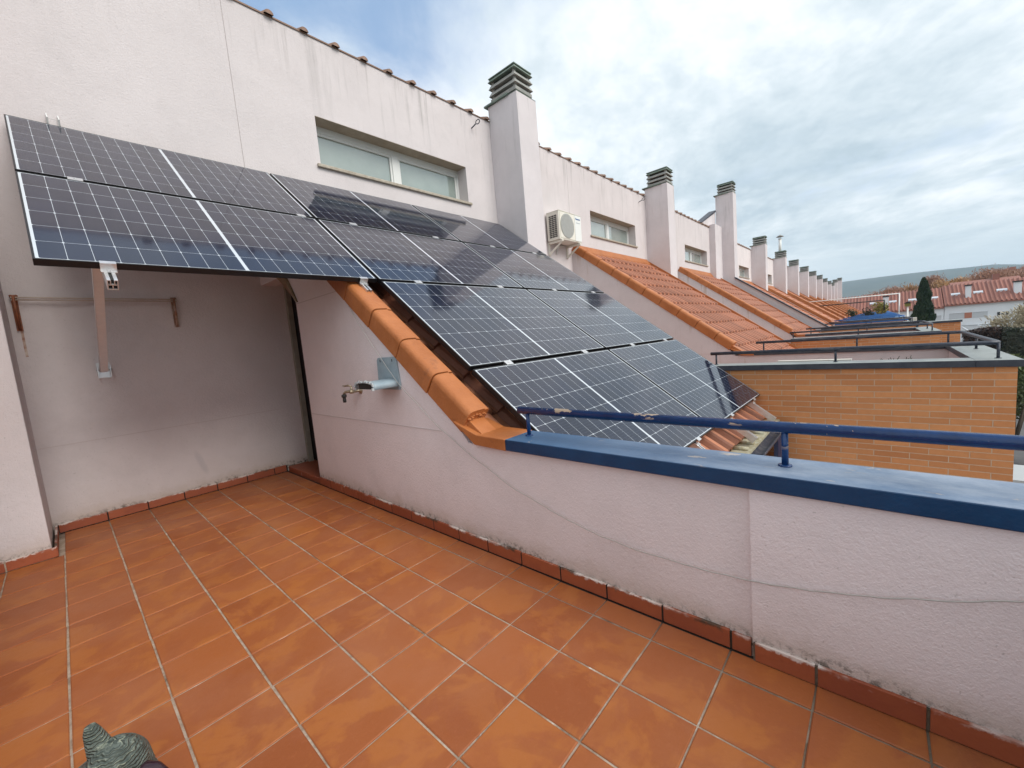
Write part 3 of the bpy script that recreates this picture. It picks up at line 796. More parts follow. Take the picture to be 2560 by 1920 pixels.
# terrace floor: separate tiles over a bed of grout
fl = MB(); rg = random.Random(3)
for i in range(-2, 7):
    x0 = i*J + .0038; x1 = (i+1)*J - .0038
    if i == 6: x1 = 1.637
    if i == -2: x0 = -.33
    for j in range(-6, 18):
        y1 = -j*J - .0032; y0 = -(j+1)*J + .0032
        if j == -6: y1 = 1.302
        if i < 0 and y0 > .64: continue
        if i < 0 and y1 > .70: y1 = .698
        a = [rg.uniform(-.0015, .0015) for _ in range(8)]; z = rg.uniform(-.0006, .0006); e = .0035
        zc = [z + rg.uniform(-.0007, .0007) for _ in range(4)]
        P = [(x0+a[0], y0+a[1]), (x1+a[2], y0+a[3]), (x1+a[4], y1+a[5]), (x0+a[6], y1+a[7])]
        Q = [(P[0][0]+e, P[0][1]+e), (P[1][0]-e, P[1][1]+e), (P[2][0]-e, P[2][1]-e), (P[3][0]+e, P[3][1]-e)]
        vs = [(*p, -.012) for p in P] + [(*p, z-.0022) for p in P] + [(*p, c) for p, c in zip(Q, zc)]
        fs = [(8, 9, 10, 11)] + [(k, (k+1) % 4, 4+(k+1) % 4, 4+k) for k in range(4)] + [(4+k, 4+(k+1) % 4, 8+(k+1) % 4, 8+k) for k in range(4)]
        fl.add(vs, fs)
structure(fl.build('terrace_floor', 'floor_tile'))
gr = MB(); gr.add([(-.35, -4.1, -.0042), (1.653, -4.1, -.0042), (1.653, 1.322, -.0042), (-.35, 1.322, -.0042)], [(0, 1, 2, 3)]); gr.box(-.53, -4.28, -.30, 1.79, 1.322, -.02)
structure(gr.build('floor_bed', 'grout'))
# skirting
sk = MB(); rg = random.Random(5)
def skirt_y(xf, ya, yb, proud):                        # along the parapet
    y = math.floor(ya/J)*J
    ys = [ya]
    while y > yb: 
        if y < ya-.02: ys.append(y)
        y -= J
    ys.append(yb)
    for a, b in zip(ys[:-1], ys[1:]):
        t = rg.uniform(-.001, .001); sk.box(xf-proud+t, b+.004, .003, xf, a-.004, .071+rg.uniform(-.002, .002))
skirt_y(1.653, .488, -3.109, .012); skirt_y(1.638, -3.116, -4.08, .012)
def skirt_x(yf_, xa, xb, proud):
    x = math.floor(xa/J)*J; xs2 = [xa]
    while x < xb:
        if x > xa+.03: xs2.append(x)
        x += J
    xs2.append(xb)
    for a, b in zip(xs2[:-1], xs2[1:]):
        t = rg.uniform(-.001, .001); sk.box(a+.004, yf_-proud+t, .003, b-.004, yf_, .071+rg.uniform(-.002, .002))
sk.build('skirting', 'skirting', mine, bevel=.0018)
sk = MB(); skirt_x(YW, -.025, 1.640, .012); sk.build('skirting', 'skirting', mine, bevel=.0018)
sk = MB(); skirt_x(.71, -.33, -.028, .012); sk.build('skirting', 'skirting', mine, bevel=.0018)
sk = MB(); sk.box(-.038, .702, .003, -.026, YW-.0125, .071); sk.build('skirting', 'skirting', mine, bevel=.0018)
sg = MB(); sg.box(1.644, -3.104, .0, 1.6528, .487, .066); sg.box(1.630, -4.07, .0, 1.6378, -3.114, .066); sg.box(-.025, YW-.008, 0, 1.65, YW-.0002, .066); sg.box(-.33, .703, 0, -.04, .7098, .066)
sg.build('skirting_grout', 'grout', mine)
jog = MB(); jog.box(1.638, -4.08, -.01, 1.6528, -3.112, .6275); jog.build('thick_render', 'plaster_rough', mine)
# doorway under the roof
dw = MB(); dw.box(1.66, .49, -.02, 2.30, YW-.001, .048); dw.build('door_step', 'skirting', mine, bevel=.006)
lt = MB(); lt.box(1.793, .50, 1.975, 1.90, YW-.001, 2.28); lt.box(1.793, .36, -.02, 1.90, .489, 1.70); lt.build('door_reveal', 'plaster', mine)
dj = MB(); dj.box(1.865, YW-.045, .048, 1.915, YW-.001, 1.974); dj.build('door_frame', 'jamb_metal', mine)
dr = MB(); dr.box(1.93, .30, .05, 1.965, YW-.001, 2.1); dr.build('door', 'dark_void', mine)
dv = MB(); dv.box(1.905, .30, 1.976, 2.4, YW-.001, 2.2); dv.box(1.9701, .30, -.02, 2.4, YW-.001, 1.975); dv.build('door_lining', 'dark_void', mine)
# bent sheet hanging at the head of the doorway
bs = MB(); vs = []; N = 9
for k in range(N):
    u = k/(N-1); y = .80 - .36*u; z = 1.975 - .285*u**1.15
    wdt = .17*(1-u)**.75 + .006
    vs += [(1.640, y, z), (1.640-.012*(1-u), y+.02*(1-u), z+.0), (1.636, y+.03*(1-u)-.01, z+wdt*.95), (1.652, y-.0, z+wdt)]
bs.add(vs, [[4*i+a, 4*i+4+a, 4*i+5+a, 4*i+1+a] for i in range(N-1) for a in range(3)], True)
bs.build('door_flashing', 'flashing', mine)
yfm = MB(); yfm.box(1.632, .52, 1.985, 1.652, .80, 2.09); yfm.build('foam_seal', 'yellow_foam', mine)
# crumbled mortar under the last coping tile
mo = MB(); rg = random.Random(12)
for k in range(170):
    x = rg.uniform(1.650, 1.772); h = rg.uniform(-.01, .108); y = -1.645 + rg.uniform(-.008, .008); p = slope_pt(x, y, h); s_ = rg.uniform(.007, .015)
    mo.lathe([(s_*.3, -s_*.6), (s_, -s_*.2), (s_*.9, s_*.3), (s_*.2, s_*.7)], (p.x, p.y, p.z), n=6, smooth=False)
mo.build('coping_mortar', 'coping_orange', mine)

# ------------------------------------------------------------------ solar panels
TT = rad(36.73); XR = Vector((1, 0, 0)); UPS = Vector((0, cos(TT), sin(TT))); PN = Vector((0, -sin(TT), cos(TT)))
P0 = Vector((0, 1.283, 3.138))
def pp(x, s, h=0): return Vector((x, P0.y, P0.z)) - UPS*s + PN*h
def make_panel():
    root = empty('solar_panel', (0, 0, 0), '', 'solar panel', 'solar panels on the near roof', rot=(TT, 0, 0))
    a, b = PW/2, PH/2; lip = .009
    fr = MB()
    fr.box(-a, -b, -PT, a, -b+lip, 0); fr.box(-a, b-lip, -PT, a, b, 0)
    fr.box(-a, -b+lip, -PT, -a+lip, b-lip, 0); fr.box(a-lip, -b+lip, -PT, a, b-lip, 0)
    f = fr.build('frame', 'black_frame', root, local=True, bevel=.0012)
    gl = MB(); gl.box(-a+lip, -b+lip, -.007, a-lip, b-lip, -.0018); gl.build('glass', 'solar_glass', root, local=True)
    return root
panel0 = make_panel()
rows = [(.03, 'top'), (1.193, 'second'), (2.356, 'third'), (3.519, 'bottom')]
first = True
for r, (s0, rn) in enumerate(rows):
    cols = [0, 1, 2] if r < 2 else [1, 2]
    for c in cols:
        o = panel0 if first else copy_tree(panel0)
        first = False
        cxm = [.991, 2.733, 4.475][c]
        o.location = pp(cxm, s0 + PH/2)
        if c == 0: lab = 'solar panel jutting over the terrace at the left, %s row' % rn
        elif c == 1: lab = ('middle solar panel of the %s row' % rn) if r < 2 else 'left solar panel of the %s row, beside the orange tile coping' % rn
        else: lab = ('solar panel of the top row at its right end, beside the big chimney' if r == 0 else ('right end solar panel of the %s row' % rn if r < 3 else 'right solar panel of the bottom row, against the orange brick wall'))
        o['label'] = lab
# mounting rails under the panels, running down the slope
def rail_profile(mb, x, s0, s1, w=.040, h=.052, top=-PT-.001):
    t = .0035
    def bar(xa, xb, ha, hb):
        vs = [pp(xx, ss, hh) for ss in (s1, s0) for hh in (ha, hb) for xx in (xa, xb)]
        mb.add(vs, [(0, 1, 3, 2), (5, 4, 6, 7), (1, 5, 7, 3), (4, 0, 2, 6), (2, 3, 7, 6), (4, 5, 1, 0)])
    a, b = x-w/2, x+w/2; z1 = top; z0 = top-h
    bar(a, a+t, z0, z1); bar(b-t, b, z0, z1); bar(a+t, b-t, z0, z0+t); bar(a+t, x-.007, z1-t, z1); bar(x+.007, b-t, z1-t, z1)
    zm = (z0+z1)/2; bar(a+t, b-t, zm-t/2, zm+t/2); bar(x-t/2, x+t/2, z0+t, zm-t/2)
    bar(x-.009, x-.006, zm+t/2, z1-t); bar(x+.006, x+.009, zm+t/2, z1-t)
    # dark infill set back inside the hollow profile
    vs = [pp(xx, ss, hh) for ss in (s1-.012, s0+.012) for hh in (z0+t, z1-t) for xx in (a+t, b-t)]
    mb.add(vs, [(0, 1, 3, 2), (5, 4, 6, 7), (1, 5, 7, 3), (4, 0, 2, 6), (2, 3, 7, 6), (4, 5, 1, 0)], mi=1)
def pbox(mb, x0, x1, s0, s1, h0, h1, mi=0):
    vs = [pp(xx, ss, hh) for ss in (s1, s0) for hh in (h0, h1) for xx in (x0, x1)]
    mb.add(vs, [(0, 1, 3, 2), (5, 4, 6, 7), (1, 5, 7, 3), (4, 0, 2, 6), (2, 3, 7, 6), (4, 5, 1, 0)], mi=mi)
rails = [(.375, -.03, 2.44, 2), (1.74, -.02, 2.44, 2), (2.22, .0, 4.90, 4), (3.21, .0, 4.90, 4), (4.14, .0, 4.93, 4), (5.02, .0, 4.93, 4)]
rlab = ['aluminium mounting rail under the left end of the overhanging panels', 'aluminium mounting rail ending on the orange tile coping', 'aluminium rail under the panels just right of the tile coping',
        'aluminium rail under the middle of the roof panels, second of four', 'aluminium rail ending on bare roof tiles under the bottom row, third of four', 'aluminium rail nearest the orange brick wall']
for (x, a, b, nr), lb in zip(rails, rlab):
    rt = empty('mounting_rail', pp(x, a), lb, 'mounting rail', 'mounting rails under the solar panels')
    mb = MB(); rail_profile(mb, x, a, b); mb.build('profile', ['aluminium', 'ac_dark'], rt)
    for k in range(1, nr+1):
        s_ = (1.1785, 2.3415, 3.5045, 4.667)[k-1]
        cl = MB()
        if k == nr:      # end clamp: Z shaped
            s_ = (2.327 if nr == 2 else 4.653)
            pbox(cl, x-.030, x+.030, s_-.010, s_+.012, .001, .0045); pbox(cl, x-.030, x+.030, s_+.012, s_+.016, -.037, .0045)
            pbox(cl, x-.030, x+.030, s_+.0165, s_+.034, -.037, -.033)
            p = pp(x, s_+.026, -.033); cl.tube([p, p+PN*.008], .007, 8)
        else:
            pbox(cl, x-.034, x+.034, s_-.022, s_+.022, .001, .004); pbox(cl, x-.034, x+.034, s_-.011, s_-.008, -.030, .001); pbox(cl, x-.034, x+.034, s_+.008, s_+.011, -.030, .001)
            p = pp(x, s_, .004); cl.tube([p, p+PN*.005], .007, 8)
        cl.build('clamp', 'aluminium', rt)
    if nr == 4:          # roof hooks of flat bar below the last row
        hk = MB(); pbox(hk, x-.015, x+.055, b-.06, b+.0, -.098, -.090); hk.build('roof_hook', 'aluminium', rt)
    else:
        tb = MB(); pbox(tb, x-.034, x-.027, -.10, .02, -.03, .045); pbox(tb, x+.027, x+.034, -.10, .02, -.03, .045); pbox(tb, x-.027, x+.027, -.075, -.06, -.03, .018); pbox(tb, x-.026, x+.026, -.10, .02, -.03, -.026)
        if x < 1: tb.build('wall_fixing', 'window_frame', rt)
# strut from the overhanging rail down to a foot on the wall
st = empty('support_strut', (.39, YW, 1.22), 'flat metal strut from the overhanging panels down to a foot on the terrace wall', 'strut')
top = pp(.390, 1.747, -PT-.054); bot = Vector((.392, YW-.03, 1.225))
d = (top-bot).normalized(); sx = d.cross(Vector((0, 1, .6))).normalized(); 
if sx.x < 0: sx = -sx
nn = sx.cross(d)
q = MB(); w = .024; tk = .0025
vs = []
for p in (bot, top):
    for (a, b) in ((-w, -tk), (w, -tk), (w, tk), (-w, tk)): vs.append(p + sx*a + nn*b)
q.add(vs, [(0, 1, 5, 4), (1, 2, 6, 5), (2, 3, 7, 6), (3, 0, 4, 7), (3, 2, 1, 0), (4, 5, 6, 7)])
vs = []
for p in (bot, top):
    for (a, b) in ((-w-.001, -tk-.018), (-w+.003, -tk-.018), (-w+.003, tk), (-w-.001, tk)): vs.append(p + sx*a + nn*b)
q.add(vs, [(0, 1, 5, 4), (1, 2, 6, 5), (2, 3, 7, 6), (3, 0, 4, 7), (3, 2, 1, 0), (4, 5, 6, 7)])
q.build('bar', 'white_steel', st)
ft = MB(); ft.box(.352, YW-.006, 1.175, .432, YW, 1.30); ft.box(.352, YW-.055, 1.185, .357, YW-.006, 1.28); ft.box(.427, YW-.055, 1.185, .432, YW-.006, 1.28)
ft.tube([(.345, YW-.035, 1.24), (.44, YW-.035, 1.24)], .006, 8); ft.tube([(.392, YW-.006, 1.192), (.392, YW-.012, 1.192)], .009, 8); ft.build('foot', 'aluminium', st)

# ------------------------------------------------------------------ wall fittings on the terrace
# folding clothes rack: two rusty arms and a pair of rods
rk = empty('clothes_rack', (.45, YW, 1.82), 'rusty cream clothes line rack folded against the terrace back wall', 'clothes rack')
rd = MB()
for (y, z) in ((YW-.055, 1.815), (YW-.045, 1.800)): rd.tube([(-.02, y, z), (.935, y, z)], .0055, 8)
rd.build('rods', 'cream_steel', rk)
for x, m2 in ((-.005, 'rust'), (.915, 'rust_white')):
    ar = MB(); ar.box(x-.016, YW-.018, 1.575, x-.010, YW-.001, 1.84); ar.box(x+.010, YW-.018, 1.575, x+.016, YW-.001, 1.84); ar.box(x-.010, YW-.004, 1.575, x+.010, YW-.001, 1.84)
    ar.tube([(x, YW-.02, 1.59), (x, YW-.06, 1.825)], .009, 6); ar.tube([(x-.02, YW-.03, 1.826), (x+.022, YW-.03, 1.826)], .010, 8)
    ar.build('arm', m2, rk)
# rust run below the left arm is paint of the wall itself
rs = MB(); rs.box(-.006, YW-.0012, 1.38, .008, YW+.001, 1.575); rs.build('rust_stain', 'rust_white', mine)
# tap
tp = empty('garden_tap', (1.653, -.497, .915), 'brass garden tap with black hose nozzle on the terrace side wall', 'tap')
b_ = MB(); b_.lathe([(.028, 0), (.028, -.004), (.017, -.010), (.011, -.012), (.011, -.055), (.015, -.058), (.015, -.085), (.010, -.09)], (1.653, -.497, .915), 'x', 16)
b_.tube([(1.590, -.497, .915), (1.572, -.470, .917), (1.556, -.445, .914), (1.549, -.434, .900)], [.012, .011, .010, .010], 10)
b_.tube([(1.583, -.494, .92), (1.583, -.488, .955)], .008, 8); b_.build('body', 'brass', tp)
hd = MB(); hd.tube([(1.583, -.490, .955), (1.575, -.462, .962), (1.566, -.43, .958), (1.560, -.405, .960)], [.005, .008, .007, .004], 8); hd.build('handle', 'brass', tp)
nz_ = MB(); nz_.lathe([(.010, 0), (.018, -.004), (.019, -.020), (.012, -.026), (.011, -.036), (.013, -.040), (.012, -.062)], (1.549, -.432, .898), 'z', 12); nz_.build('nozzle', 'ac_dark', tp)
# hose holder: back plate and curved shelf
hh_ = empty('hose_holder', (1.653, -.93, 1.03), 'blue grey metal hose hanger with curved shelf on the terrace side wall', 'hose hanger')
pl = MB(); pl.prism([(-.815, .93), (-.795, .95), (-.805, 1.135), (-.822, 1.152), (-1.025, 1.152), (-1.043, 1.135), (-1.062, .96), (-1.05, .93)], 'x', 1.639, 1.652)
for y in (-.85, -1.00): pl.box(1.6375, y-.004, 1.12, 1.6395, y+.004, 1.138, mi=1)
pl.build('back_plate', ['galvanised', 'ac_dark'], hh_, bevel=.003)
sh_ = MB(); N = 12; vs = []; rg = random.Random(2)
ar = [(1.638, 1.0), (1.60, .9), (1.54, .84), (1.48, .84), (1.452, .86)]
for ix, (x, sc) in enumerate(ar):
    for k in range(N+1):
        t = pi*k/N; y = -.93 + .118*cos(t)*(1 if ix < 3 else 1); z = .953 + (.050 + .010*ix/4)*max(0, sin(t))**.38*sc
        vs.append((x, y, z))
fs = [[i*(N+1)+k, i*(N+1)+k+1, (i+1)*(N+1)+k+1, (i+1)*(N+1)+k] for i in range(len(ar)-1) for k in range(N)]
sh_.add(vs, fs, True)
so2 = sh_.build('shelf', 'galvanised', hh_); md = so2.modifiers.new('thick', 'SOLIDIFY'); md.thickness = .004
ins = MB(); ins.box(1.458, -1.005, .957, 1.53, -.855, .994); ins.build('inner_box', 'ac_dark', hh_)
sn = MB()
for k in range(22):
    t = pi*k/21; y = -.93+.116*cos(t); z = .955+.050*max(0, sin(t))**.38; sn.box(1.447+rg.uniform(-.008, .004), y-.006, z-.005, 1.458, y+.006, z+rg.uniform(.002, .012))
sn.build('torn_edge', 'logo_grey', hh_)
# thin cable sagging along the side wall
wp = [(1.645, -.455, 1.60), (1.640, -.604, 1.42), (1.630, -.795, 1.235), (1.628, -.888, 1.143), (1.630, -1.058, .972), (1.636, -1.25, .835), (1.638, -1.421, .714), (1.640, -1.70, .565), (1.640, -2.003, .429),
      (1.640, -2.20, .372), (1.640, -2.352, .330), (1.640, -2.52, .298), (1.640, -2.695, .281), (1.640, -2.927, .280), (1.634, -3.102, .293), (1.627, -3.28, .325), (1.624, -3.452, .369), (1.624, -3.60, .415), (1.624, -3.72, .462), (1.624, -4.0, .60)]
pts = []
for i in range(len(wp)-1):
    a, b = Vector(wp[i]), Vector(wp[i+1])
    for k in range(5):
        p = a.lerp(b, k/5); p.z += .0016*sin(i*5+k*1.7); p.y += .001*sin(k*2+i); pts.append(p)
wb = MB(); wb.tube(pts, .0021, 6)
tag(wb.build('cable', 'wire_grey', origin=(1.64, -2, .43)), 'thin grey cable sagging along the pink side wall and parapet', 'cable')

# ------------------------------------------------------------------ air conditioner
ac = empty('air_conditioner', (7.07, 1.15, 3.0), 'cream air conditioner outdoor unit on brackets beside the big chimney', 'air conditioner')
x0, x1, y0, y1, z0, z1 = 6.69, 7.455, 1.0, 1.285, 3.0, 3.525
bd = MB(); bd.box(x0+.004, y0+.006, z0, x1, y1, z1-.012); bd.box(x0, y0-.002, z1-.012, x1+.003, y1+.003, z1)
bd.build('casing', 'ac_body', ac, bevel=.012)
fp = MB(); xg = x0 + .52; fp.box(xg+.012, y0-.004, z0+.02, x1-.01, y0+.006, z1-.02); fp.build('service_panel', 'ac_panel', ac)
gp = MB(); gp.box(x0+.03, y0-.003, z0+.025, xg+.005, y0+.006, z1-.03); gp.build('fan_panel', 'ac_body', ac)
fg = MB(); cxg, czg, rg_ = x0+.265, (z0+z1)/2, .225
fg.lathe([(rg_, 0), (rg_, -.004)], (cxg, y0-.003, czg), 'y', 36, False)
fg.build('fan_disc', 'ac_grille', ac)
gl = MB()
for k in range(-13, 14):
    z = czg + k*.0165; hw = math.sqrt(max(0, rg_**2-(z-czg)**2)); gl.box(cxg-hw, y0-.014, z-.0024, cxg+hw, y0-.0072, z+.0024)
for k in range(-6, 7):
    x = cxg + k*.034; hw = math.sqrt(max(0, rg_**2-(x-cxg)**2)); gl.box(x-.002, y0-.017, czg-hw, x+.002, y0-.0145, czg+hw)
gl.build('fan_grille', 'ac_panel', ac)
vt = MB()
for c in range(3):
    for r in range(12): vt.box(x0-.001, y0+.055+c*.062, z0+.05+r*.034, x0+.0045, y0+.105+c*.062, z0+.05+r*.034+.022)
vt.build('side_vent', 'ac_dark', ac)
def text(body, size, loc, rot, matn, parent, name):
    cu = bpy.data.curves.new(name, 'FONT'); cu.body = body; cu.size = size; cu.extrude = .0008; cu.align_x = 'CENTER'; cu.align_y = 'CENTER'; cu.space_character = .95; cu.offset = .0015
    tmp = bpy.data.objects.new(name, cu); COL.objects.link(tmp)
    dg = bpy.context.evaluated_depsgraph_get(); me = bpy.data.meshes.new_from_object(tmp.evaluated_get(dg)); bpy.data.objects.remove(tmp)
    ob = bpy.data.objects.new(name, me); COL.objects.link(ob); me.materials.clear(); me.materials.append(MATS[matn]); ob.parent = parent
    ob.location = Vector(loc) - Vector(parent_world(parent)); ob.rotation_euler = rot
    return ob
text('Panasonic', .043, ((xg+x1)/2+.0, y0-.006, z1-.085), (rad(90), 0, 0), 'logo_blue', ac, 'lettering')
lg = MB(); lg.box(xg+.06, y0-.006, z1-.165, x1-.05, y0-.004, z1-.150); lg.build('nameplate', 'logo_grey', ac)
for x in (x0+.06, x1-.09):
    br = MB(); br.box(x-.02, y0-.02, z0-.045, x+.02, YW, z0-.005); br.box(x-.022, YW-.03, z0-.25, x+.022, YW-.001, z0-.045)
    br.prism([(YW-.03, z0-.25), (YW-.03, z0-.19), (y0+.03, z0-.045), (y0-.02, z0-.045)], 'x', x-.006, x+.006)
    br.build('bracket', 'ac_body', ac, bevel=.004)
pi_ = MB(); pi_.tube([(x0+.30, YW-.012, z0-.20), (x0+.34, YW-.03, z0-.06), (x0+.5, YW-.04, z0-.03)], .012, 8); pi_.build('pipe', 'ac_panel', ac)

# ------------------------------------------------------------------ bird statue in the corner of the frame
bst = empty('bird_statue', (.10, -2.13, 0), 'grey green bird statue with ridged feathers and dark hooked beak', 'statue', rot=(0, 0, rad(-46)))
def blob(mb, c, r, nu=28, nv=18, fn=None):
    vs = []; fs = []
    for i in range(nv+1):
        th = pi*i/nv
        for k in range(nu):
            ph = 2*pi*k/nu; d = Vector((sin(th)*cos(ph), sin(th)*sin(ph), cos(th)))
            rr = 1.0 if fn is None else fn(d)
            vs.append((c[0]+d.x*r[0]*rr, c[1]+d.y*r[1]*rr, c[2]+d.z*r[2]*rr))
    for i in range(nv):
        for k in range(nu): fs.append([i*nu+k, (i+1)*nu+k, (i+1)*nu+(k+1) % nu, i*nu+(k+1) % nu])
    mb.add(vs, fs, True)
# body: one profile of rings from the base to the crown
bd = MB(); prof = [(-.01, .0, .10, .09), (-.01, .02, .12, .10), (-.02, .10, .125, .11), (-.03, .18, .112, .10), (-.050, .225, .120, .095), (-.042, .255, .108, .084), (-.024, .282, .088, .074), (-.004, .308, .064, .062), (.004, .330, .046, .048), (.002, .346, .032, .034), (.0, .357, .016, .018), (.0, .360, .001, .001)]
vs = []; fs = []; n = 40
for i, (cx_, z, rx, ry) in enumerate(prof):
    for k in range(n):
        t = 2*pi*k/n; q_ = 1 + .035*sin(k*5.1+i*2.3) + .02*sin(k*9.7+i)
        vs.append((cx_+rx*cos(t)*q_ - (.03 if z < .26 else 0)*(1 if cos(t) < 0 else 0)*(.26-z)/.26, ry*sin(t)*q_, z))
for i in range(len(prof)-1):
    for k in range(n): fs.append([i*n+k, i*n+(k+1) % n, (i+1)*n+(k+1) % n, (i+1)*n+k])
bd.add(vs, fs, True); bo = bd.build('body', 'statue_bronze', bst, local=True); md = bo.modifiers.new('sub', 'SUBSURF'); md.levels = 1; md.render_levels = 2
tf = MB(); tf.tube([(-.016, 0, .316), (-.026, .002, .345), (-.034, .004, .366), (-.039, .004, .386), (-.040, .004, .399)], [.028, .023, .019, .015, .010], 12); tf.build('crest', 'statue_bronze', bst, local=True)
for sgn in (1, -1):
    ey = MB(); blob(ey, (.030, .056*sgn, .252), (.008, .006, .008), 12, 8); ey.build('eye', 'beak', bst, local=True)
wg = MB(); 
for sgn in (1, -1):
    blob(wg, (-.055, .075*sgn, .14), (.075, .035, .115))
wg.build('wings', 'statue_bronze', bst, local=True)
bk = MB(); bk.tube([(.040, 0, .268), (.066, 0, .275), (.088, 0, .273), (.103, 0, .261), (.108, 0, .243), (.103, 0, .227)], [.022, .019, .0165, .0135, .009, .002], 14)
bk.build('beak', 'beak', bst, local=True)

# ------------------------------------------------------------------ things on the neighbours' terraces
pr_ = empty('potted_plant', (6.4, -3.58, 0), 'sparse potted plant with three sprigs behind the second railing', 'plant')
po = MB(); po.box(6.3, -3.78, -.02, 6.5, -3.38, .36); po.build('planter', 'planter', pr_)
sp_ = MB(); rg = random.Random(9)
for y0_ in (-3.45, -3.56, -3.67):
    for k in range(5):
        a = rg.uniform(0, 6.28); l = rg.uniform(.02, .05); sp_.tube([(6.4, y0_, .34), (6.4+.01*cos(a), y0_+.01*sin(a), .55), (6.4+l*cos(a), y0_+l*sin(a), .63+rg.uniform(-.03, .03))], .003, 4)
        for q_ in range(5):
            p = Vector((6.4+l*cos(a)*rg.random(), y0_+l*sin(a)*rg.random(), .60+rg.uniform(-.04, .05))); s_ = .018
            sp_.add([p, p+Vector((s_, s_*.4, s_*.3)), p+Vector((s_*.2, s_, s_))], [(0, 1, 2)])
sp_.build('sprigs', 'leaf_hedge', pr_)
bdw = MB(); bdw.box(5.66, -3.22, .676, 5.76, -2.56, .694)
tag(bdw.build('board', 'wood_pale', origin=(5.7, -2.9, .685)), 'pale flat board lying along the dark coping of the next terrace', 'board')
bx = MB(); bx.box(19.9, -4.38, .05, 20.1, -4.25, .80); bx.build
tag(bx.build('cabinet', 'wood_pale', origin=(20, -4.3, .05), bevel=.01), 'pale upright box beside the blue railings', 'box')

def leaves(mb, c, r, n, size, rg, shape='ell', flat=.0):
    for _ in range(n):
        while True:
            p = Vector((rg.uniform(-1, 1), rg.uniform(-1, 1), rg.uniform(-1, 1)))
            if p.length <= 1: break
        p = p * (p.length**-.35 if p.length > .05 else 1)
        if p.length > 1: p.normalize()
        q_ = Vector((c[0]+p.x*r[0], c[1]+p.y*r[1], c[2]+p.z*r[2]))
        a = Vector((rg.gauss(0, 1), rg.gauss(0, 1), rg.gauss(0, 1))).normalized(); b = a.cross(Vector((rg.gauss(0, 1), rg.gauss(0, 1), rg.gauss(0, 1)))).normalized()
        s_ = size*rg.uniform(.5, 1.2)
        mb.add([q_-a*s_, q_+b*s_*.5, q_+a*s_, q_-b*s_*.5], [(0, 1, 2, 3)])
def bush(name, label, loc, r, matn, n=500, size=.06, group=None, cat='bush', seed=1, trunk=True):
    rg = random.Random(seed); rt = empty(name, loc, label, cat, group); mb = MB()
    for k in range(6):
        c = (loc[0]+rg.uniform(-.5, .5)*r[0], loc[1]+rg.uniform(-.5, .5)*r[1], loc[2]+r[2]*rg.uniform(.7, 1.5)); leaves(mb, c, tuple(v*rg.uniform(.4, .65) for v in r), n//6, size, rg)
    mb.build('foliage', matn, rt)
    if trunk:
        tk_ = MB()
        for k in range(4): a = rg.uniform(0, 6.28); tk_.tube([loc, (loc[0]+cos(a)*r[0]*.3, loc[1]+sin(a)*r[1]*.3, loc[2]+r[2])], [.04*r[2], .015*r[2]], 5)
        tk_.build('stem', 'bark', rt)
    return rt
bush('terrace_shrub', 'yellow green leafy shrub at the far end of the roof terraces', (38, -3.45, .55), (.5, .55, .55), 'leaf_yellow', 900, .07, seed=3)
bush('terrace_shrub', 'small dark conifer shrub left of the yellow green shrub', (36, -2.05, .6), (.35, .38, .42), 'leaf_cypress', 500, .05, seed=4)
bush('terrace_shrub', 'dark green shrub touching the yellow green shrub', (36.4, -2.85, .6), (.4, .42, .40), 'leaf_hedge', 500, .06, seed=5)
def frame(name, label, posts, beams, r, matn):
    rt = empty(name, posts[0][0], label, 'awning frame')
    for (a, b) in posts: q_ = MB(); q_.tube([a, b], r, 8); q_.build('post', matn, rt)
    for (a, b) in beams: q_ = MB(); q_.tube([a, b], r*.9, 8); q_.build('beam', matn, rt)
    return rt
frame('awning_frame', 'white post with long pale beam standing above the far terraces', [((32, -4.24, -.02), (32, -4.24, 1.97))], [((32, -4.26, 1.95), (32, 1.25, 2.0))], .03, 'ac_panel')
frame('awning_frame', 'black awning bar stretched over the shrubs of a far terrace', [((36, -3.64, 1.1), (36, -3.64, 1.72))], [((36, -3.66, 1.72), (36, 1.2, 1.75))], .035, 'ac_dark')
bh = empty('bird_house', (32, -4.58, 0), 'small yellow bird house on a pole near the white post', 'bird house')
q_ = MB(); q_.tube([(32, -4.58, -5.8), (32, -4.58, 1.2)], .035, 8); q_.build('pole', 'ac_panel', bh)
q_ = MB(); q_.box(31.9, -4.70, 1.2, 32.1, -4.46, 1.36); q_.prism([(-4.76, 1.36), (-4.58, 1.47), (-4.40, 1.36)], 'x', 31.85, 32.15, mi=1); q_.build('box', ['leaf_yellow', 'ac_dark'], bh)

# ------------------------------------------------------------------ ground, road, hill
gd = MB(); gd.add([(-600, -1500, -6.0), (3500, -1500, -6.0), (3500, 2500, -6.0), (-600, 2500, -6.0)], [(0, 1, 2, 3)]); structure(gd.build('ground', 'earth'))
rdm = MB(); rdm.box(-40, -16.5, -6.05, 86, -7.2, -5.96); structure(rdm.build('road', 'asphalt'))
pv = MB(); pv.box(-40, -7.2, -6.05, 80, -5.6, -5.84); pv.box(-40, -5.6, -6.05, 80, -4.3, -5.9); structure(pv.build('pavement', 'pavement'))
hl = MB(); rg = random.Random(21); NX = 90; vs = []; fs = []
ridge = [(-1.2, .045), (-.5, .046), (-.30, .0465), (-.20, .047), (-.158, .0492), (-.15, .0515), (-.137, .0535), (-.086, .0553), (-.018, .0569), (.05, .0562), (.2, .052), (.5, .035), (1.2, .02)]
def rz(t):
    for (a, h0), (b, h1) in zip(ridge[:-1], ridge[1:]):
        if a <= t <= b: return h0 + (h1-h0)*(t-a)/(b-a)
    return ridge[0][1] if t < ridge[0][0] else ridge[-1][1]
D = 2000
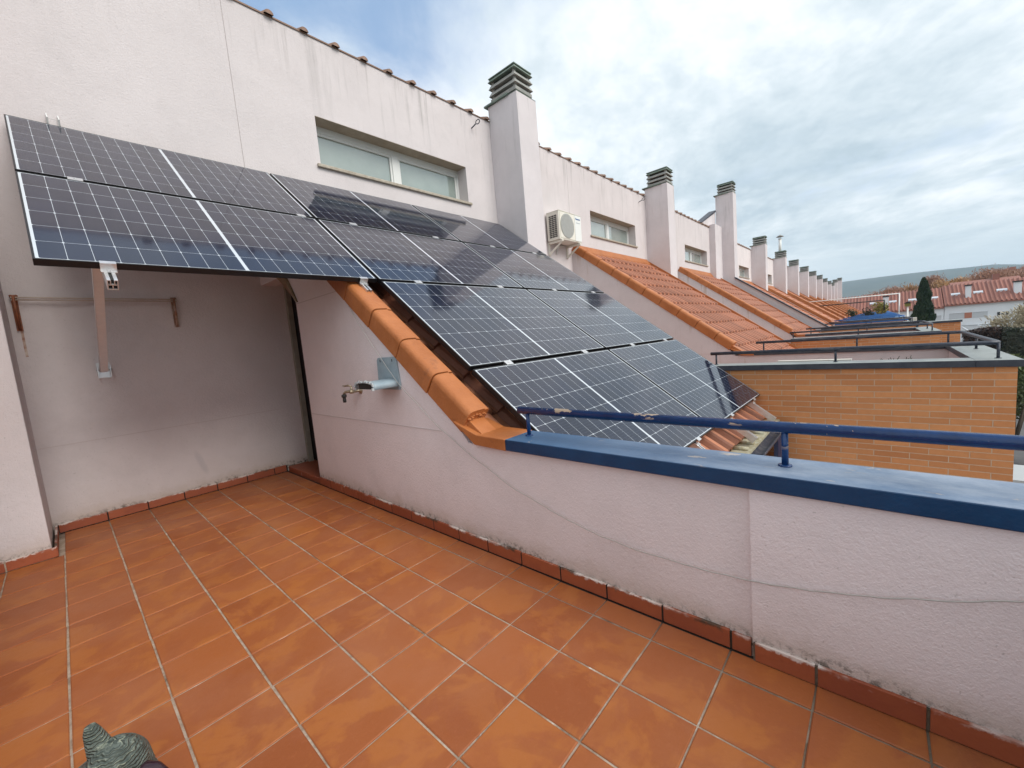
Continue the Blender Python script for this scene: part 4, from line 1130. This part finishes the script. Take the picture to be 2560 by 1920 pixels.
for i in range(NX+1):
    t = -1.2 + 2.4*i/NX
    for j, (dd, hh2) in enumerate(((.45, 0), (.6, .18), (.8, .55), (.95, .92), (1.0, 1.0), (1.25, .85), (1.7, 0))):
        x = D*dd; z = (rz(t)*D + 1.2)*hh2 + (rg.uniform(-3, 3)*hh2 if j not in (4,) else rg.uniform(-.6, .6)) - 6*(1-hh2)
        vs.append((x, -3.4 + t*D*(.9+.1*dd), z))
M_ = 7
for i in range(NX):
    for j in range(M_-1): fs.append([i*M_+j, (i+1)*M_+j, (i+1)*M_+j+1, i*M_+j+1][::-1])
hl.add(vs, fs, True); structure(hl.build('hill', 'hill'))

# ------------------------------------------------------------------ white houses across the street
def far_house(label, ya, yb, ze, items, seed):
    """facade at x = 85 facing the camera, roof rising away"""
    X = 85; rt = empty('white_house', (X, (ya+yb)/2, -6), label, 'house', 'white row houses beyond the gardens')
    w_ = MB(); w_.box(X, yb, -6, X+9, ya, ze-.12); w_.build('wall', 'white_wall', rt)
    rf = MB(); rise = .60; ln = 4.4; ny = int((ya-yb)/.40)
    for k in range(ny):
        y0_ = yb + (ya-yb)*k/ny; y1_ = yb + (ya-yb)*(k+1)/ny; vs = []; n = 6
        for i in range(n+1):
            u = i/n; h = .17*sin(pi*min(1, u/.6)) if u < .6 else 0
            for xx in (X-.35, X+ln): vs.append((xx, y0_+(y1_-y0_)*u, ze + rise*(xx-X) + h - .02))
        rf.add(vs, [[2*i, 2*i+1, 2*i+3, 2*i+2][::-1] for i in range(n)], True)
    rf.prism([(X-.36, ze-.36*rise-.16), (X-.36, ze-.36*rise-.03), (X+ln, ze+ln*rise-.03), (X+2*ln+.3, ze-.2), (X+2*ln, ze-.3)], 'y', yb, ya, mi=1)
    rf.build('roof', ['roof_tile_far', 'roof_tile_far'], rt)
    for kind, a in items:
        if kind == 'sky':
            y, w2 = a; xx = X+2.0; zz_ = ze+rise*2.0; q_ = MB()
            q_.add([(xx-.22, y-w2, zz_-.13+.16), (xx-.22, y+w2, zz_-.13+.16), (xx+.12, y+w2, zz_+.07+.16), (xx+.12, y-w2, zz_+.07+.16), (xx-.22, y-w2, zz_-.3), (xx-.22, y+w2, zz_-.3), (xx+.12, y+w2, zz_), (xx+.12, y-w2, zz_)],
                   [(3, 2, 1, 0), (0, 1, 5, 4), (1, 2, 6, 5), (2, 3, 7, 6), (3, 0, 4, 7)]); q_.build('skylight', 'skylight', rt)
        elif kind == 'ch':
            y, w2, zt_ = a; q_ = MB(); q_.box(X+1.0, y-w2, ze+.3, X+1.7, y+w2, zt_); c_ = q_.build('chimney', 'white_wall', rt)
            q_ = MB(); q_.box(X+.9, y-w2-.08, zt_, X+1.8, y+w2+.08, zt_+.18); q_.build('chimney_cap', 'ac_dark', c_)
        elif kind == 'shut':
            y0_, y1_, z0_, z1_ = a; q_ = MB(); q_.box(X-.03, y0_, z0_, X+.02, y1_, z1_); c_ = q_.build('shutter', 'shutter', rt)
            q_ = MB(); q_.box(X-.09, y0_-.05, z1_, X+.0, y1_+.05, z1_+.06); q_.build('lintel', 'white_wall', c_)
        elif kind == 'bp':
            y0_, y1_, z0_, z1_ = a; q_ = MB(); q_.box(X-.025, y0_, z0_, X+.02, y1_, z1_); q_.build('brick_panel', 'brick_panel', rt)
        elif kind == 'win':
            y0_, y1_, z0_, z1_ = a; q_ = MB(); q_.box(X-.04, y0_, z0_, X, y1_, z1_); c_ = q_.build('window', 'window_frame', rt); n = 3; dw_ = (y1_-y0_)/n
            for k in range(n): q_ = MB(); q_.box(X-.055, y0_+dw_*k+.07, z0_+.07, X-.041, y0_+dw_*(k+1)-.05, z1_-.07); q_.build('pane', 'dark_glass', c_)
    return rt
far_house('white row house left of the cypress with striped red tile roof', 12, -10.2, .86, [('sky', (-2.65, .42)), ('sky', (-4.9, .42)), ('sky', (-7.1, .5)), ('sky', (-9.35, .4)), ('ch', (-4.1, .32, 2.9)), ('shut', (-9.95, -9.2, -1.17, -.48))], 1)
far_house('white row house right of the cypress with two white chimneys', -10.25, -23.0, 1.08, [('sky', (-11.45, .45)), ('sky', (-13.6, .45)), ('sky', (-15.75, .48)), ('ch', (-12.6, .26, 3.3)), ('ch', (-17.0, .32, 3.15)),
          ('shut', (-12.15, -10.72, -1.13, -.34)), ('bp', (-12.88, -12.18, -1.13, -.36)), ('shut', (-14.3, -12.92, -1.13, -.37)), ('win', (-16.2, -15.1, -1.17, -.52)), ('shut', (-17.3, -15.0, -2.95, -2.2))], 2)
pg = empty('pergola', (82, -13.2, -6), 'white pergola frame against the white house wall', 'pergola')
for y in (-11.8, -13.4, -14.9):
    q_ = MB(); q_.tube([(84.9, y, -2.1), (81.2, y-.6, -2.9)], .07, 6); q_.build('rafter', 'white_wall', pg)
    q_ = MB(); q_.tube([(81.2, y-.6, -2.9), (81.2, y-.6, -6)], .07, 6); q_.build('post', 'white_wall', pg)
q_ = MB(); q_.tube([(81.2, -12.2, -2.9), (81.2, -15.6, -2.9)], .08, 6); q_.tube([(84.8, -11.7, -2.05), (84.8, -15.1, -2.05)], .08, 6); q_.build('beam', 'white_wall', pg)
# buildings further back
def back_house(label, X, ya, yb, z0_, zr_, matw, matr, chim=None):
    rt = empty('distant_house', (X, (ya+yb)/2, -6), label, 'house'); q_ = MB(); q_.box(X, yb, -6, X+8, ya, z0_); q_.build('wall', matw, rt)
    q_ = MB(); q_.prism([(X-.4, z0_), (X+4, zr_), (X+8.4, z0_)], 'y', yb-.3, ya+.3); q_.build('roof', matr, rt)
    if chim: q_ = MB(); q_.box(X+3, chim-.4, z0_, X+4, chim+.4, zr_+.7); q_.build('chimney', matr, rt)
back_house('dull red tiled roof showing above the right hand white house', 112, -13.6, -21.5, 3.6, 4.95, 'white_wall', 'roof_tile_far', -19.0)
def block(label, X, ya, yb, zt_, steps):
    rt = empty('apartment_block', (X, (ya+yb)/2, -6), label, 'building'); q_ = MB(); q_.box(X, yb, -6, X+12, ya, zt_); q_.build('wall', 'red_block', rt)
    for (a, b, h) in steps: q_ = MB(); q_.box(X+1, b, zt_, X+6, a, zt_+h); q_.build('roof_tower', 'red_block', rt)
    k = 0; y = ya-1
    while y > yb+1.6:
        for z in (zt_-2.2, zt_-5.0): q_ = MB(); q_.box(X-.05, y-1.3, z, X+.01, y, z+1.1); q_.build('window', 'white_wall' if k % 2 else 'dark_glass', rt)
        y -= 3; k += 1
block('brick red apartment block among the bare trees, upper right', 180, -27.2, -32.2, 8.9, [(-30.4, -31.5, .75), (-28.2, -30.3, .35)])
block('second brick red apartment block at the right edge', 185, -33.5, -44, 9.2, [(-34, -37, .6)])

# ------------------------------------------------------------------ trees
def cypress(loc, h, rad_, label):
    rt = empty('cypress_tree', loc, label, 'tree'); rg = random.Random(31); mb = MB()
    for _ in range(9500):
        u = rg.random()**.8; z = u*h; pr2 = (1-u)**.62*min(1, .55+u*2.2); rr = rad_*pr2*(1+.12*sin(z*2.1+3*u)+.10*sin(z*5)); a = rg.uniform(0, 2*pi)
        rr *= (.80+.28*rg.random()) * (1+.13*sin(3*a+z*.8)+.08*sin(7*a-z*1.7)); p = Vector((loc[0]+rr*cos(a), loc[1]+rr*sin(a), loc[2]+.4+z)); s_ = rg.uniform(.10, .24)
        up_ = Vector((cos(a)*.35, sin(a)*.35, 1)).normalized(); sd_ = up_.cross(Vector((rg.gauss(0, 1), rg.gauss(0, 1), 0))).normalized()
        mb.add([p-up_*s_, p+sd_*s_*.35, p+up_*s_, p-sd_*s_*.35], [(0, 1, 2, 3)])
    mb.build('crown', 'leaf_cypress', rt); t_ = MB(); t_.tube([loc, (loc[0], loc[1], loc[2]+h*.9)], [.28, .06], 8); t_.build('trunk', 'bark', rt)
cypress((62, -6.85, -6), 9.55, 1.28, 'tall dark green cypress standing in front of the white houses')
def bare_tree(name, label, loc, h, r, matn, n, size, seed, group=None, thick=1.0):
    rg = random.Random(seed); rt = empty(name, loc, label, 'tree', group); br = MB(); tw = MB(); L_ = Vector(loc)
    fork = L_ + Vector((rg.uniform(-.3, .3), rg.uniform(-.3, .3), h*.32)); br.tube([L_, fork], [.035*h*.6*thick, .025*h*.6*thick], 7)
    tips = []
    for k in range(9):
        a = 2*pi*k/9 + rg.uniform(-.3, .3); el = rg.uniform(.35, 1.3); e = fork + Vector((cos(a)*cos(el)*r*.75, sin(a)*cos(el)*r*.75, sin(el)*h*.52)); mdp = fork.lerp(e, .5) + Vector((0, 0, h*.04))
        br.tube([fork, mdp, e], [.016*h*.6*thick, .010*h*.6*thick, .004*h*.6*thick], 5)
        for q2 in range(5):
            b0 = mdp.lerp(e, rg.random()); b1 = b0 + Vector((rg.gauss(0, .3)*r, rg.gauss(0, .3)*r, rg.uniform(.0, .3)*r)); br.tube([b0, b1], [.006*h*.5*thick, .002*h*.5*thick], 4); tips.append(b1)
        tips.append(e)
    br.build('trunk', 'bark' if thick < 1.5 else matn, rt)
    for _ in range(n):
        c = rg.choice(tips); p = c + Vector((rg.gauss(0, .15)*r, rg.gauss(0, .15)*r, rg.gauss(0, .12)*r)); dv_ = (p - fork).normalized() + Vector((rg.gauss(0, .5), rg.gauss(0, .5), rg.gauss(0, .4)))
        dv_.normalize(); sd_ = dv_.cross(Vector((rg.gauss(0, 1), rg.gauss(0, 1), rg.gauss(0, 1)))).normalized(); s_ = size*rg.uniform(.5, 1.3)
        tw.add([p-dv_*s_, p+sd_*s_*.22, p+dv_*s_, p-sd_*s_*.22], [(0, 1, 2, 3)])
    tw.build('crown', matn, rt)
    return rt
tg = 'brown autumn trees behind the white houses'
specs = [(126, -1.9, 11.6, 3.0, 'twig_brown', 'small brown autumn tree farthest left, beside the end chimney'), (124, -4.6, 12.4, 3.2, 'twig_brown', 'brown autumn tree behind the white post'), (128, -7.6, 12.6, 3.4, 'twig_ochre', 'ochre brown tree between the white post and the cypress'),
         (122, -10.0, 12.0, 2.9, 'twig_brown', 'brown tree directly behind the cypress'), (124, -12.3, 14.4, 3.6, 'twig_brown', 'tall reddish brown tree just right of the cypress'), (120, -14.4, 12.4, 3.2, 'twig_ochre', 'ochre tree over the roof with the first white chimney'),
         (150, -19.8, 14.6, 4.2, 'twig_brown', 'brown tree left of the red apartment block'), (146, -22.6, 15.2, 4.4, 'twig_brown', 'highest brown tree on the skyline, in front of the red block'), (142, -26.5, 13.6, 4.4, 'twig_brown', 'brown tree at the right edge above the second chimney'), (150, -16.8, 13.2, 3.8, 'twig_brown', 'brown tree in the dip between the two taller ones')]
for i, (x, y, h, r, mt, lb) in enumerate(specs): bare_tree('autumn_tree', lb, (x, y, -6), h*1.06, r*1.05, mt, 9000, .27, 50+i, tg)
bare_tree('bare_tree', 'pale bare willow like tree at the right edge before the white house', (60, -13.1, -6), 7.3, 2.3, 'twig_pale', 3800, .20, 77, thick=.9)
# hedges and shrubs in the gardens
def hedge(label, x0, x1, ya, yb, zt_, matn, seed, n=5000, size=.14):
    rg = random.Random(seed); mb = MB()
    mb.box(x0+.15, yb+.15, -6, x1-.15, ya-.15, zt_-.15)
    for _ in range(n):
        f_ = rg.random(); y = rg.uniform(yb, ya); z = rg.uniform(-6, zt_); x = x0
        if f_ < .45: x = x0 + rg.uniform(-.12, .15)
        elif f_ < .9: z = zt_ + rg.uniform(-.2, .12) + .12*sin(y*1.7); x = rg.uniform(x0, x1)
        else: y = ya if rg.random() < .5 else yb; x = rg.uniform(x0, x1)
        a = Vector((rg.gauss(0, 1), rg.gauss(0, 1), rg.gauss(0, 1))).normalized(); b = a.cross(Vector((rg.gauss(0, 1), rg.gauss(0, 1), rg.gauss(0, 1)))).normalized(); s_ = size*rg.uniform(.5, 1.2); p = Vector((x, y, z))
        mb.add([p-a*s_, p+b*s_*.5, p+a*s_, p-b*s_*.5], [(0, 1, 2, 3)])
    return tag(mb.build('hedge', matn, origin=((x0+x1)/2, (ya+yb)/2, -6)), label, 'hedge')
hedge('dark purple brown hedge in front of the white houses', 50, 52, -8.7, -10.6, -1.35, 'leaf_purple', 5, 3500)
hedge('dark green clipped hedge at the right, beyond the street', 49, 52, -10.6, -22, -1.30, 'leaf_hedge', 6, 9000)
bush('garden_shrub', 'olive green garden shrub beyond the corner of the second railing', (31, -8.4, -6), (1.5, 1.5, 2.25), 'leaf_green', 3500, .13, seed=11, cat='shrub')
bush('garden_shrub', 'dark shrub below the street hedge at the right edge', (27, -8.9, -6), (1.2, 1.2, 1.7), 'leaf_hedge', 2600, .12, seed=12, cat='shrub')
lwl = MB(); lwl.box(40, -12, -6, 40.3, -9.2, -3.3)
tag(lwl.build('garden_wall', 'pavement', origin=(40, -10.6, -6)), 'low grey garden wall beyond the brick parapet', 'wall')
cnp = empty('porch_canopy', (15.5, -5.6, -6), 'white flat porch canopy below the brick parapet at the right edge', 'canopy')
q_ = MB(); q_.box(14.6, -6.2, -3.10, 16.0, -5.62, -3.03); q_.build('slab', 'canopy', cnp)
for (x, y) in ((14.7, -6.1), (15.9, -6.1)): q_ = MB(); q_.box(x-.04, y-.04, -5.9, x+.04, y+.04, -3.10); q_.build('post', 'window_frame', cnp)

# ------------------------------------------------------------------ the air: pale even haze round everything
hm = bpy.data.materials.new('haze'); hm.use_nodes = True; nt_ = hm.node_tree
for n_ in list(nt_.nodes): nt_.nodes.remove(n_)
ho_ = nt_.nodes.new('ShaderNodeOutputMaterial'); hv_ = nt_.nodes.new('ShaderNodeVolumePrincipled')
hv_.inputs['Color'].default_value = (.62, .82, 1.0, 1); hv_.inputs['Density'].default_value = HAZE; hv_.inputs['Anisotropy'].default_value = .1
nt_.links.new(hv_.outputs[0], ho_.inputs['Volume']); MATS['haze'] = hm
hz_ = MB(); hz_.box(-620, -2900, -7.2, 3520, 2900, 140); o_ = hz_.build('haze', 'haze'); o_['kind'] = 'stuff'
